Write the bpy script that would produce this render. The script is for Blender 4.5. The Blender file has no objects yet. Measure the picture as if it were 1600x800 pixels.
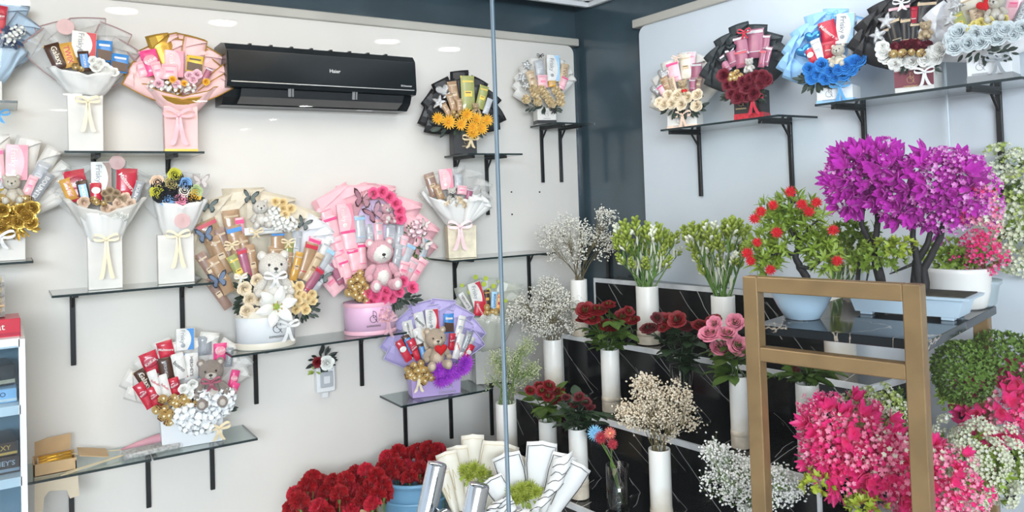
import bpy, math, random
from math import sin, cos, pi, radians, atan2, sqrt
from mathutils import Vector, Matrix, noise
random.seed(7)
SC = bpy.context.scene
COL = SC.collection
# ---------------------------------------------------------------- camera
FPX, PCX, PCY = 1209.0, 800.0, 279.0
CAM = Vector((-2.75, -3.5, 1.6))
AZ, PITCH, ROLL = radians(56.8), 0.024, 0.033
FW = Vector((cos(AZ)*cos(PITCH), sin(AZ)*cos(PITCH), sin(PITCH)))
R0 = Vector((sin(AZ), -cos(AZ), 0)); U0 = R0.cross(FW)
RT = cos(ROLL)*R0 - sin(ROLL)*U0; UP = cos(ROLL)*U0 + sin(ROLL)*R0
cd = bpy.data.cameras.new('camera'); cam = bpy.data.objects.new('camera', cd); COL.objects.link(cam)
cd.sensor_width = 36; cd.lens = 36*FPX/1600; cd.shift_y = -(400-PCY)/1600; cd.clip_start = .05; cd.clip_end = 200
cam.matrix_world = Matrix(((RT.x, UP.x, -FW.x, CAM.x), (RT.y, UP.y, -FW.y, CAM.y), (RT.z, UP.z, -FW.z, CAM.z), (0, 0, 0, 1)))
SC.camera = cam
# ---------------------------------------------------------------- light
vs = SC.view_settings
SC.display_settings.display_device = 'sRGB'
vs.view_transform = 'Standard'; vs.look = 'None'; vs.gamma = 1; vs.use_curve_mapping = False
vs.exposure = -0.12
W = bpy.data.worlds.new('daylight'); SC.world = W; W.use_nodes = True
wn = W.node_tree; wn.nodes.clear()
wo = wn.nodes.new('ShaderNodeOutputWorld'); wb = wn.nodes.new('ShaderNodeBackground')
wtc = wn.nodes.new('ShaderNodeTexCoord'); wsp = wn.nodes.new('ShaderNodeSeparateXYZ'); wr = wn.nodes.new('ShaderNodeValToRGB')
wn.links.new(wtc.outputs['Generated'], wsp.inputs[0]); wn.links.new(wsp.outputs['Z'], wr.inputs[0])
wr.color_ramp.elements[0].position = 0.0; wr.color_ramp.elements[0].color = (.50, .50, .48, 1)
wr.color_ramp.elements[1].position = .35; wr.color_ramp.elements[1].color = (.80, .92, 1.08, 1)
wn.links.new(wr.outputs[0], wb.inputs[0]); wb.inputs[1].default_value = 1.25
wn.links.new(wb.outputs[0], wo.inputs[0])
def area(name, loc, to, sx, sy, power, col):
    l = bpy.data.lights.new(name, 'AREA'); l.shape = 'RECTANGLE'; l.size = sx; l.size_y = sy; l.energy = power; l.color = col
    o = bpy.data.objects.new(name, l); COL.objects.link(o); o.location = loc
    o.rotation_euler = (Vector(to)-Vector(loc)).to_track_quat('-Z', 'Y').to_euler(); return o
# low bright sky over the street, entering through the glass front
area('street_daylight', (-4.2, -7.0, 2.6), (-1.0, -.6, .7), 3.2, 1.8, 640, (.88, .94, 1.0))
area('ceiling_glow', (-2.1, -1.35, 2.6), (-2.0, -.9, 0), 1.7, .9, 17, (1.0, .82, .62))
area('ceiling_glow_right', (-.9, -1.5, 2.6), (-.5, -1.2, 0), 1.4, .9, 12, (.90, .95, 1.0))
# ---------------------------------------------------------------- camera rays (to stand things where the photo shows them)
def ray(px, py): return FW + RT*((px-PCX)/FPX) - UP*((py-PCY)/FPX)
def hit(px, py, ax, v):
    d = ray(px, py); return CAM + d*((v-CAM[ax])/d[ax])
# ---------------------------------------------------------------- materials
MATS = {}
def mat(name, col=(.8, .8, .8), rough=.5, metal=0, var=0, vscale=8, bump=0, bscale=40, spec=.5, trans=0, emit=0, coat=0, sheen=0, sss=0, col2=None, alpha=1, trl=0):
    if name in MATS: return MATS[name]
    m = bpy.data.materials.new(name); m.use_nodes = True; MATS[name] = m
    n = m.node_tree; b = n.nodes['Principled BSDF']
    b.inputs['Base Color'].default_value = (*col, 1); b.inputs['Roughness'].default_value = rough
    b.inputs['Metallic'].default_value = metal; b.inputs['Specular IOR Level'].default_value = spec
    b.inputs['Transmission Weight'].default_value = trans; b.inputs['Coat Weight'].default_value = coat
    b.inputs['Sheen Weight'].default_value = sheen; b.inputs['Alpha'].default_value = alpha
    if sss: b.inputs['Subsurface Weight'].default_value = sss; b.inputs['Subsurface Radius'].default_value = (.02, .015, .01)
    if emit: b.inputs['Emission Color'].default_value = (*col, 1); b.inputs['Emission Strength'].default_value = emit
    if trl:
        tl = n.nodes.new('ShaderNodeBsdfTranslucent'); tl.inputs[0].default_value = (*[min(1, c*1.15) for c in col], 1); mx = n.nodes.new('ShaderNodeMixShader'); mx.inputs[0].default_value = trl
        ou = n.nodes['Material Output']; n.links.new(b.outputs[0], mx.inputs[1]); n.links.new(tl.outputs[0], mx.inputs[2]); n.links.new(mx.outputs[0], ou.inputs[0])
    if var or bump or col2:
        tc = n.nodes.new('ShaderNodeTexCoord')
        nz = n.nodes.new('ShaderNodeTexNoise'); nz.inputs['Scale'].default_value = vscale; nz.inputs['Detail'].default_value = 4
        n.links.new(tc.outputs['Object'], nz.inputs['Vector'])
        cr = n.nodes.new('ShaderNodeValToRGB')
        c2 = col2 if col2 else tuple(max(0, c*(1-var)) for c in col)
        c1 = col if col2 else tuple(min(1, c*(1+var*.6)) for c in col)
        cr.color_ramp.elements[0].position = .35; cr.color_ramp.elements[0].color = (*c2, 1)
        cr.color_ramp.elements[1].position = .65; cr.color_ramp.elements[1].color = (*c1, 1)
        n.links.new(nz.outputs['Fac'], cr.inputs[0]); n.links.new(cr.outputs[0], b.inputs['Base Color'])
        if bump:
            nb = n.nodes.new('ShaderNodeTexNoise'); nb.inputs['Scale'].default_value = bscale; nb.inputs['Detail'].default_value = 3
            n.links.new(tc.outputs['Object'], nb.inputs['Vector'])
            bp = n.nodes.new('ShaderNodeBump'); bp.inputs['Strength'].default_value = bump; bp.inputs['Distance'].default_value = .004
            n.links.new(nb.outputs['Fac'], bp.inputs['Height']); n.links.new(bp.outputs[0], b.inputs['Normal'])
    return m
def film(name, col, opacity, rough=.15, gl=.25):
    """thin clear sheet: part see-through, part coloured, glossy"""
    if name in MATS: return MATS[name]
    m = bpy.data.materials.new(name); m.use_nodes = True; MATS[name] = m
    n = m.node_tree; n.nodes.clear(); out = n.nodes.new('ShaderNodeOutputMaterial')
    t = n.nodes.new('ShaderNodeBsdfTransparent'); p = n.nodes.new('ShaderNodeBsdfPrincipled')
    p.inputs['Base Color'].default_value = (*col, 1); p.inputs['Roughness'].default_value = rough
    mx = n.nodes.new('ShaderNodeMixShader'); mx.inputs[0].default_value = opacity
    n.links.new(t.outputs[0], mx.inputs[1]); n.links.new(p.outputs[0], mx.inputs[2]); n.links.new(mx.outputs[0], out.inputs[0])
    return m
def glassmat(name, tint=(1, 1, 1), k=1.0, rough=0.0):
    """window glass: clear with a Fresnel reflection"""
    if name in MATS: return MATS[name]
    m = bpy.data.materials.new(name); m.use_nodes = True; MATS[name] = m
    n = m.node_tree; n.nodes.clear(); out = n.nodes.new('ShaderNodeOutputMaterial')
    t = n.nodes.new('ShaderNodeBsdfTransparent'); t.inputs[0].default_value = (*tint, 1)
    g = n.nodes.new('ShaderNodeBsdfGlossy'); g.inputs['Roughness'].default_value = rough
    fr = n.nodes.new('ShaderNodeFresnel'); ge = n.nodes.new('ShaderNodeNewGeometry'); bf = n.nodes.new('ShaderNodeMath'); bf.operation = 'MULTIPLY_ADD'; bf.inputs[1].default_value = 1/1.5-1.5; bf.inputs[2].default_value = 1.5
    n.links.new(ge.outputs['Backfacing'], bf.inputs[0]); n.links.new(bf.outputs[0], fr.inputs[0])
    mu = n.nodes.new('ShaderNodeMath'); mu.operation = 'MULTIPLY'; mu.inputs[1].default_value = k
    mx = n.nodes.new('ShaderNodeMixShader')
    n.links.new(fr.outputs[0], mu.inputs[0]); n.links.new(mu.outputs[0], mx.inputs[0])
    n.links.new(t.outputs[0], mx.inputs[1]); n.links.new(g.outputs[0], mx.inputs[2]); n.links.new(mx.outputs[0], out.inputs[0])
    return m
# ---------------------------------------------------------------- geometry
def T(x=0, y=0, z=0): return Matrix.Translation((x, y, z))
def RX(a): return Matrix.Rotation(a, 4, 'X')
def RY(a): return Matrix.Rotation(a, 4, 'Y')
def RZ(a): return Matrix.Rotation(a, 4, 'Z')
def S(x, y=None, z=None):
    y = x if y is None else y; z = x if z is None else z
    return Matrix.Diagonal((x, y, z, 1))
class MB:
    def __init__(s): s.v = []; s.f = []; s.m = []; s.sm = []
    def add(s, g, m=0, M=None, smooth=False):
        vs_, fs_ = g; o = len(s.v)
        if M is None: s.v.extend([tuple(v) for v in vs_])
        else: s.v.extend([tuple(M @ Vector(v)) for v in vs_])
        s.f.extend([tuple(i+o for i in f) for f in fs_]); s.m.extend([m]*len(fs_)); s.sm.extend([smooth]*len(fs_)); return s
    def mesh(s, name, mats):
        me = bpy.data.meshes.new(name); me.from_pydata(s.v, [], s.f)
        for m in mats: me.materials.append(m)
        me.polygons.foreach_set('material_index', s.m); me.polygons.foreach_set('use_smooth', s.sm); me.update(); return me
def box_g(w, d, h, c=0):
    """box centred on x,y, from z=0 to h; chamfer c on the four upright edges and top"""
    if c <= 0:
        x, y = w/2, d/2
        return [(-x,-y,0),(x,-y,0),(x,y,0),(-x,y,0),(-x,-y,h),(x,-y,h),(x,y,h),(-x,y,h)], [(0,3,2,1),(4,5,6,7),(0,1,5,4),(1,2,6,5),(2,3,7,6),(3,0,4,7)]
    x, y = w/2, d/2; v = []
    def ring(k, z): return [(-x+k,-y,z),(x-k,-y,z),(x,-y+k,z),(x,y-k,z),(x-k,y,z),(-x+k,y,z),(-x,y-k,z),(-x,-y+k,z)]
    def inr(z): return [(-x+c,-y+c,z),(x-c,-y+c,z),(x-c,-y+c,z),(x-c,y-c,z),(x-c,y-c,z),(-x+c,y-c,z),(-x+c,y-c,z),(-x+c,-y+c,z)]
    v = inr(0)+ring(c, c)+ring(c, h-c)+inr(h); f = []
    for a in range(3):
        for i in range(8): j = (i+1) % 8; f.append((a*8+i, a*8+j, a*8+8+j, a*8+8+i))
    f.append(tuple(reversed(range(8)))); f.append(tuple(range(24, 32))); return v, f
def sph(nu=12, nv=8, jit=0, seed=0):
    r = random.Random(seed); v = [(0, 0, -1)]; f = []
    for j in range(1, nv):
        for i in range(nu):
            a = 2*pi*i/nu; b = -pi/2+pi*j/nv; k = 1+r.uniform(-jit, jit); v.append((k*cos(a)*cos(b), k*sin(a)*cos(b), k*sin(b)))
    v.append((0, 0, 1)); n = len(v)-1
    for i in range(nu): f.append((0, 1+(i+1) % nu, 1+i)); f.append((n, 1+(nv-2)*nu+i, 1+(nv-2)*nu+(i+1) % nu))
    for j in range(nv-2):
        for i in range(nu): a = 1+j*nu+i; b = 1+j*nu+(i+1) % nu; f.append((a, b, b+nu, a+nu))
    return v, f
OCT = ([(1,0,0),(-1,0,0),(0,1,0),(0,-1,0),(0,0,1),(0,0,-1)], [(0,2,4),(2,1,4),(1,3,4),(3,0,4),(2,0,5),(1,2,5),(3,1,5),(0,3,5)])
def lathe(prof, n=24, cap=True):
    v = []; f = []
    for r_, z in prof:
        for i in range(n): a = 2*pi*i/n; v.append((r_*cos(a), r_*sin(a), z))
    for j in range(len(prof)-1):
        for i in range(n): k = (i+1) % n; f.append((j*n+i, j*n+k, j*n+n+k, j*n+n+i))
    if cap: f.append(tuple(reversed(range(n)))); f.append(tuple(range((len(prof)-1)*n, len(prof)*n)))
    return v, f
def tube(pts, rad, n=6):
    pts = [Vector(p) for p in pts]; v = []; f = []; N = len(pts)
    if not hasattr(rad, '__len__'): rad = [rad]*N
    ref = Vector((0, 0, 1))
    for k, p in enumerate(pts):
        t = (pts[min(k+1, N-1)]-pts[max(k-1, 0)]).normalized()
        if abs(t.dot(ref)) > .9: ref = Vector((1, 0, 0)) if abs(t.x) < .9 else Vector((0, 1, 0))
        a = t.cross(ref).normalized(); b = t.cross(a)
        for i in range(n): q = 2*pi*i/n; v.append(p+(a*cos(q)+b*sin(q))*rad[k])
    for j in range(N-1):
        for i in range(n): k = (i+1) % n; f.append((j*n+i, j*n+k, j*n+n+k, j*n+n+i))
    f.append(tuple(range(n))); f.append(tuple(reversed(range((N-1)*n, N*n)))); return v, f
def grid(fn, nu, nv, th=0):
    """surface fn(u,v) u,v in 0..1; th > 0 gives it thickness along y"""
    v = []; f = []
    for j in range(nv+1):
        for i in range(nu+1): v.append(tuple(fn(i/nu, j/nv)))
    for j in range(nv):
        for i in range(nu): a = j*(nu+1)+i; f.append((a, a+1, a+nu+2, a+nu+1))
    if th:
        o = len(v); v += [(x, y+th, z) for x, y, z in v]; f += [tuple(reversed([i+o for i in q])) for q in f]
        rim = [i for i in range(nu+1)]+[j*(nu+1)+nu for j in range(1, nv+1)]+[nv*(nu+1)+i for i in range(nu-1, -1, -1)]+[j*(nu+1) for j in range(nv-1, 0, -1)]
        for k in range(len(rim)): a = rim[k]; b = rim[(k+1) % len(rim)]; f.append((a, a+o, b+o, b))
    return v, f
def prism(poly, y0, y1):
    """polygon of (x,z) points pushed from y0 to y1"""
    n = len(poly); v = [(x, y0, z) for x, z in poly]+[(x, y1, z) for x, z in poly]
    f = [tuple(range(n)), tuple(reversed(range(n, 2*n)))]+[(i, i+n, (i+1) % n+n, (i+1) % n) for i in range(n)]
    return v, f
TXT = {}
def text_g(s, bold=0):
    """flat letters, centred, height of a capital = 1, facing -Y"""
    if s in TXT: return TXT[s]
    cu = bpy.data.curves.new('t', 'FONT'); cu.body = s; cu.align_x = 'CENTER'; cu.size = 1.4; cu.resolution_u = 2; cu.extrude = .02; cu.offset = bold
    o = bpy.data.objects.new('t', cu); COL.objects.link(o)
    dg = bpy.context.evaluated_depsgraph_get(); me = bpy.data.meshes.new_from_object(o.evaluated_get(dg))
    xs = [v.co.x for v in me.vertices]; w = max(xs)-min(xs); cx = (max(xs)+min(xs))/2
    ys = [v.co.y for v in me.vertices]; cy = (max(ys)+min(ys))/2
    g = ([(v.co.x-cx, -v.co.z, v.co.y-cy) for v in me.vertices], [tuple(p.vertices) for p in me.polygons])
    bpy.data.objects.remove(o); bpy.data.curves.remove(cu); bpy.data.meshes.remove(me)
    TXT[s] = (g, w); return TXT[s]
def put_text(mb, s, w, h, M, m):
    """letters that fill at most w x h, M places them"""
    g, tw = text_g(s, .01); k = min(w/tw, h/1.0); mb.add(g, m, M @ S(k, .02, k))
# ---------------------------------------------------------------- objects
def obj(name, mb, mats, parent=None, M=None, label=None, kind=None):
    if not isinstance(mats, (list, tuple)): mats = [mats]
    me = mb.mesh(name, mats) if isinstance(mb, MB) else mb
    o = bpy.data.objects.new(name, me); COL.objects.link(o)
    if parent: o.parent = parent
    if M is not None: o.matrix_basis = M
    if label: o['label'] = label
    if kind: o['kind'] = kind
    return o
def tag(o, label, cat, group=None, kind=None):
    o['label'] = label; o['category'] = cat
    if group: o['group'] = group
    if kind: o['kind'] = kind
    return o
def thing(name, label, cat, loc, rz=0, group=None):
    o = bpy.data.objects.new(name, None); COL.objects.link(o); o.location = loc; o.rotation_euler = (0, 0, rz); o.empty_display_size = .05
    return tag(o, label, cat, group)
def struct(name, mb, mats, parent=None, M=None):
    o = obj(name, mb, mats, parent, M)
    if not parent: o['kind'] = 'structure'
    return o
# ---------------------------------------------------------------- the room
plaster = mat('white_plaster', (.75, .72, .675), .55, var=.05, vscale=1.6, bump=.25, bscale=30)
plaster2 = mat('white_plaster_bluelit', (.66, .72, .78), .5, var=.05, vscale=1.8, bump=.25, bscale=30)  # same white plaster, with bluish daylight mixed into its colour
teal = mat('dark_teal_gloss', (.045, .075, .095), .16, var=.25, vscale=2.2, spec=.7)
dceil = mat('dark_ceiling', (.04, .065, .08), .35, var=.15, vscale=3)
fas = mat('beige_fascia', (.50, .48, .43), .5, var=.1, vscale=3)
white = mat('white_paint', (.78, .79, .80), .4)
black = mat('black_metal', (.012, .013, .015), .35, metal=.3)
def rounded_panel(L, H, r, side):
    """(x,z) outline 0..L, 0..H with the top corner on one side rounded"""
    arc = [(L-r+r*sin(a*pi/2/6), H-r+r*cos(a*pi/2/6)) for a in range(7)]
    p = [(0, 0), (0, H)]+arc+[(L, 0)]
    return p if side == 'r' else [(L-x, z) for x, z in reversed(p)]
WH = 2.455
# left wall runs along X at y=0; right wall along Y at x=0
mb = MB(); mb.add(prism([(x-4.2, z) for x, z in rounded_panel(4.19, WH, .045, 'r')], 0, .035)); struct('wall_left', mb, plaster)
mb = MB(); mb.add(prism([(x-4.2, z) for x, z in [(0, 0), (0, 2.7), (4.3, 2.7), (4.3, 0)]], .036, .12)); struct('wall_left', mb, teal)
p = rounded_panel(1.96, WH, .045, 'l')
# after the turn: local x runs along +Y from y=-2.5; the rounded corner must be at the far end (y=-.54)
mb = MB(); mb.add(prism([(1.96-x, z) for x, z in p], 0, .035), 0, Matrix(((0, 1, 0, 0), (1, 0, 0, -2.5), (0, 0, 1, 0), (0, 0, 0, 1))))
struct('wall_right', mb, plaster2)
mb = MB(); mb.add(box_g(.1, 2.7, 2.7), 0, T(.086, -1.2, 0)); struct('wall_right', mb, teal)
# wall cap strips
mb = MB(); mb.add(box_g(4.24, .055, .042, .004), 0, T(-2.10, .008, WH)); struct('trim_1', mb, fas)
mb = MB(); mb.add(box_g(.055, 2.0, .042, .004), 0, T(.008, -1.51, WH)); struct('trim_2', mb, fas)
mb = MB(); mb.add(box_g(4.6, 2.9, .06), 0, T(-2.0, -1.25, -.06))
struct('floor', mb, mat('grey_floor_tile', (.62, .61, .59), .25, var=.1, vscale=3))
mb = MB(); mb.add(box_g(4.3, 2.62, .08), 0, T(-2.05, -1.2, 2.70)); struct('ceiling', mb, dceil)
# white moulded tray on the ceiling, its far corner near the room corner
cx_, cy_ = hit(921, 12, 2, 2.67)[:2]
mb = MB()
for k, (w_, h_) in enumerate([(.035, .03), (.022, .045), (.03, .02)]):
    o_ = [0, .035, .057][k]
    mb.add(box_g(2.4-o_, w_, h_), 0, T(cx_-o_-1.2+o_/2, cy_-o_-w_/2, 2.70-h_)); mb.add(box_g(w_, 2.0-o_, h_), 0, T(cx_-o_-w_/2, cy_-o_-1.0+o_/2, 2.70-h_))
mb.add(box_g(2.3, 1.95, .008), 0, T(cx_-.09-1.15, cy_-.09-.975, 2.692))
struct('trim_3', mb, white)
# ---------------------------------------------------------------- glass front
gl = glassmat('shop_glass', (.985, .995, 1.0), .15)
xs_ = hit(782, 400, 1, -2.5).x
mb = MB(); mb.add(box_g(xs_+4.2-.004, .01, 2.68), 0, T((xs_-4.2)/2-.003, -2.5, 0)); struct('window_1', mb, gl)
mb = MB(); mb.add(box_g(-.01-xs_-.004, .01, 2.68), 0, T((xs_-.01)/2+.003, -2.5, 0)); struct('window_2', mb, gl)
mb = MB(); mb.add(box_g(.0024, .0055, 2.68), 0, T(xs_-.0012, -2.5, 0)); mb.add(box_g(.0020, .0058, 2.68), 1, T(xs_+.0010, -2.5, 0))
struct('trim_4', mb, [mat('glass_edge_light', (.20, .26, .31), .3, spec=.5), mat('glass_edge_dark', (.05, .09, .12), .2)])
# thin second glass edge that hangs down in front of the right wall
a = hit(1468, 0, 1, -2.12); b = hit(1484, 236, 1, -2.12)
mb = MB(); mb.add(tube([(a.x, -2.12, 2.70), (b.x, -2.12, b.z)], .0045, 6), 0); mb.add(tube([(a.x+.006, -2.12, 2.70), (b.x+.006, -2.12, b.z)], .002, 5), 1)
struct('trim_5', mb, [mat('glass_edge_pale', (.62, .70, .76), .2), MATS['glass_edge_dark']])
# canopy over the pavement, with its round lamps (they mirror in the shop glass)
mb = MB(); mb.add(box_g(9, 11.5, .1), 0, T(-1.5, -8.4, 2.82)); struct('ceiling', mb, mat('canopy_white', (.5, .5, .5), .7))
lampm = mat('lamp_disc', (1, .96, .88), .5, emit=150)
mb0 = MB(); mb0.add(lathe([(.085, 0), (.085, .02)], 24), 0); disc = mb0.mesh('lamp_disc', [lampm])
mb0 = MB(); mb0.add(lathe([(.085, 0), (.10, 0), (.10, .022), (.085, .022)], 24, False), 0); ringm = mb0.mesh('lamp_ring', [white])
pv = [(20, 3), (190, 17), (348, 36), (605, 65), (703, 77), (94, 172), (114, 148), (313, 158), (478, 166), (426, 187), (385, 202)]
for q in pv:
    v = hit(q[0], q[1], 2, 2.8); o = thing('downlight', 'round white downlight set in the canopy outside, mirrored in the shop glass', 'ceiling light', (v.x, -5-v.y, 2.80), 0, 'canopy downlights')
    obj('lens', disc, None or [lampm], o); obj('ring', ringm, [white], o)
mb = MB(); mb.add(box_g(9, 12, .05), 0, T(-1.5, -8.6, -.06)); struct('floor', mb, mat('pavement', (.45, .44, .42), .7, var=.15, vscale=4))
# a lamp reflection, made as a glowing disc set in the shop ceiling
v = hit(845, 15, 2, 2.695); o = thing('downlight', 'lamp reflection near the corner, made as a glowing disc in the dark shop ceiling', 'ceiling light', (v.x, v.y, 2.682), 0); obj('lens', disc, [lampm], o, S(.5)); obj('ring', ringm, [white], o, S(.5))
# ---------------------------------------------------------------- door handle
a = hit(688, 703, 1, -2.445); b = hit(667, 800, 1, -2.445)
chrome = mat('polished_steel', (.62, .64, .66), .12, metal=1)
t = thing('door_handle', 'polished steel tube pull handle clamped through the glass door', 'door handle', (a.x-.45*(b.x-a.x)/(b.z-a.z), -2.5, a.z-.45))
k = (b.x-a.x)/(b.z-a.z)
for y_, nm in ((.055, 0), (-.058, 1)):
    mb = MB(); z1 = .45-(.0 if nm == 0 else -.002); mb.add(lathe([(.0135, -.35), (.0150, -.347), (.0150, .447), (.0138, .45)], 32), 0, T(0, y_, 0) @ Matrix.Shear('XY', 4, (k, 0)) if False else T(0 if nm == 0 else .006, y_, 0) @ RY(atan2(k, 1)) @ T(0, 0, 0), True)
    obj('handle_tube', mb, chrome, t)
mb = MB()
for z in (.365, -.25): mb = MB(); mb.add(tube([(k*z+.003, .05, z), (k*z+.003, -.052, z)], .009, 16), 0, None, True); mb.add(tube([(k*z+.003, .012, z), (k*z+.003, -.012, z)], .016, 20), 0, None, True); obj('clamp_bolt', mb, chrome, t)
# ---------------------------------------------------------------- glass wall shelves
shg = glassmat('shelf_glass', (.80, .88, .88), 1.5)
shd = mat('shelf_edge', (.012, .025, .028), .15)
def shelf(label, x0, x1, z, brk, wall='L', drop=.32, depth=.25, grp='glass wall shelves'):
    """x0..x1 along the wall; brk = positions of the black brackets"""
    if wall == 'L': t = thing('glass_shelf', label, 'shelf', ((x0+x1)/2, 0, z), 0, grp)
    else: t = thing('glass_shelf', label, 'shelf', (0, (x0+x1)/2, z), -pi/2, grp)
    L = x1-x0; mid = (x0+x1)/2; sg = 1 if wall == 'L' else -1
    mb = MB(); mb.add(box_g(L, depth-.012, .008, .001), 0, T(0, -depth/2-.004, -.008)); obj('glass_pane', mb, shg, t)
    mb = MB(); mb.add(box_g(L, .004, .0085), 0, T(0, -depth, -.0085)); 
    for s_ in (-1, 1): mb.add(box_g(.0025, depth-.012, .0084), 0, T(s_*(L/2-.001), -depth/2-.004, -.0084))
    obj('pane_edge', mb, shd, t)
    for x, dr in brk:
        lx = (x-mid)*sg; mb = MB(); mb.add(box_g(.018, .012, dr, .001), 0, T(lx, -.008, -dr-.010)); mb.add(box_g(.018, depth*.78, .012, .001), 0, T(lx, -depth*.39-.002, -.0205))
        mb.add(prism([(-.05, -.02), (-.008, -.075), (-.014, -.075), (-.058, -.02)], -.004, .004), 0, T(lx, 0, 0) @ RZ(-pi/2) @ S(-1, 1, 1))
        obj('bracket', mb, black, t)
    return t
def lx(px, py): return hit(px, py, 1, -.01).x
def ry(px, py): return hit(px, py, 0, -.01).y
shelf('long glass shelf highest on the left wall, under the cream and the pink-gold bouquets', -2.57, -2.085, 1.823, [(lx(146, 240), .075), (lx(262, 240), .085)])
shelf('long glass shelf below the cream and pink-gold bouquets, holding two clear-wrapped bouquets', -2.618, -2.06, 1.30, [(lx(113, 470), .29), (lx(284, 450), .34)])
shelf('glass shelf holding the big white and big pink round boxes', -2.0, -1.225, 1.0, [(lx(399, 560), .26), (lx(564, 530), .26)])
shelf('lowest glass shelf, with the white box bouquet at its right end', -2.295, -1.905, .652, [(lx(231, 715), .255), (lx(331, 695), .24)])
shelf('lowest glass shelf at far left, with a torn carton on it', -2.72, -2.302, .652, [(lx(111, 745), .30)])
shelf('low glass shelf under the lavender bouquet', -1.265, -.775, .67, [(lx(633, 640), .26), (lx(704, 622), .27), (lx(767, 600), .30)])
shelf('glass shelf under the small cream paper bouquet with pink bow', -.98, -.37, 1.308, [(lx(710, 410), .30), (lx(826, 400), .26)])
shelf('small glass shelf under the black and orange bouquet', -.875, -.555, 1.82, [(lx(711, 245), .17), (lx(760, 245), .30)])
shelf('small glass shelf high by the dark corner', -.335, -.075, 1.985, [(lx(846, 200), .30), (lx(875, 200), .30)])
shelf('glass shelf at the left border under the gold rose bouquet', -3.0, -2.672, 1.43, [(-2.9, .2)])
shelf('short glass shelf at the upper left border', -3.1, hit(28, 178, 1, -.25).x, 2.0, [(-2.95, .2)])
shelf('glass shelf on the right wall under the peach and the maroon bouquets', -1.575, -.93, 1.885, [(ry(1092, 230), .30), (ry(1234, 210), .34)], 'R')
shelf('long glass shelf on the right wall at the right, under three bouquets', -2.43, -1.735, 1.905, [(ry(1349, 190), .28), (ry(1560, 160), .36)], 'R')
mb = MB(); t = thing('glass_shelf', 'little dark shelf on the dark corner panel behind the baby breath', 'shelf', (.03, -.22, 1.335), -pi/2, 'glass wall shelves')
mb.add(box_g(.30, .12, .008), 0, T(0, -.06, -.008)); obj('glass_pane', mb, shd, t)
mb = MB(); mb.add(box_g(.018, .012, .24), 0, T(-.02, -.006, -.25)); mb.add(box_g(.018, .1, .012), 0, T(-.02, -.05, -.02)); obj('bracket', mb, black, t)
# screw holes left in the white wall
for q in [(799, 300), (843, 300), (800, 335), (1146, 2)][:3]:
    mb = MB(); v = hit(q[0], q[1], 1, -.001); mb.add(tube([(v.x, 0, v.z), (v.x, -.004, v.z)], .0045, 8)); tag(obj('screw', mb, black), 'small dark screw left in the white wall beside the seam', 'screw', 'screws left in the wall')
# ---------------------------------------------------------------- air conditioner
acb = mat('glossy_black_plastic', (.010, .014, .017), .2, spec=.3, var=.1, vscale=3)
x0, x1, zt, zb = -1.985, -1.125, 2.29, 2.03
t = thing('air_conditioner', 'long glossy black split air conditioner mounted high on the left wall', 'air conditioner', ((x0+x1)/2, 0, zb))
Lc = x1-x0; H = zt-zb
prof = [(0, H-.005), (-.01, H+.0), (-.13, H), (-.19, H-.012), (-.215, H-.04), (-.222, .085), (-.213, .065), (-.165, .062), (-.15, .03), (-.11, .0), (0, .0)]
def extr(pr, L_, cx=0): # profile of (y,z) along x
    n = len(pr); v = [(cx-L_/2, y, z) for y, z in pr]+[(cx+L_/2, y, z) for y, z in pr]
    return v, [tuple(range(n)), tuple(reversed(range(n, 2*n)))]+[(i, i+n, (i+1) % n+n, (i+1) % n) for i in range(n)]
mb = MB(); mb.add(extr(prof, Lc)); 
for i in range(8): mb.add(box_g(.012, .03, .006), 0, T(-Lc/2+.12+i*.09, -.12, H))
obj('body', mb, acb, t)
mb = MB(); mb.add(extr([(-.2225, H-.045), (-.2265, H-.045), (-.2285, .088), (-.2235, .088)], Lc-.012)); obj('front_panel', mb, mat('glossy_black_front', (.010, .014, .017), .16, spec=.18), t)
mb = MB(); mb.add(box_g(Lc-.03, .004, .004), 0, T(0, -.228, .083)); obj('chrome_strip', mb, mat('silver_strip', (.6, .6, .58), .25, metal=.9), t)
mb = MB(); mb.add(extr([(-.212, .058), (-.19, .028), (-.13, .004), (-.126, .010), (-.185, .034), (-.206, .062)], Lc*.86)); obj('louver', mb, mat('black_louver', (.03, .035, .04), .2), t)
for q in (-.17, .12): mb = MB(); mb.add(tube([(q, -.215, .066), (q+.004, -.2, .035)], .007, 8), 0); mb.add(tube([(q+.014, -.215, .066), (q+.018, -.2, .035)], .004, 8), 0); obj('louver_pin', mb, mat('grey_pin', (.25, .26, .27), .3), t)
mb = MB(); put_text(mb, 'Haier', .05, .016, T(.03, -.2295, .152), 0); obj('lettering', mb, mat('silver_print', (.75, .76, .76), .4), t); mb = MB(); put_text(mb, 'DCInverter', .055, .009, T(Lc/2-.055, -.2300, .104), 0)
obj('lettering', mb, mat('silver_print', (.75, .76, .76), .4), t)
mb = MB(); mb.add(box_g(.075, .03, .001), 0, T(.22, -.09, -.0006)); obj('sticker', mb, white, t)
# ---------------------------------------------------------------- power switch on the wall
v = hit(505, 600, 1, 0)
t = thing('switch_box', 'white weatherproof switch box on the wall under a red and white rose', 'switch', (v.x, 0, v.z-.03))
mb = MB(); mb.add(box_g(.088, .045, .115, .006), 0, T(0, -.024, 0)); mb.add(box_g(.03, .03, .03, .004), 0, T(0, -.018, -.028)); obj('housing', mb, white, t)
mb = MB(); mb.add(box_g(.06, .008, .07, .003), 0, T(0, -.05, .025)); obj('cover', mb, mat('grey_cover', (.45, .47, .5), .3), t)
mb = MB(); mb.add(box_g(.03, .006, .035, .002), 0, T(0, -.0555, .042)); obj('rocker', mb, mat('pale_rocker', (.7, .7, .72), .4), t)
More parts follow.
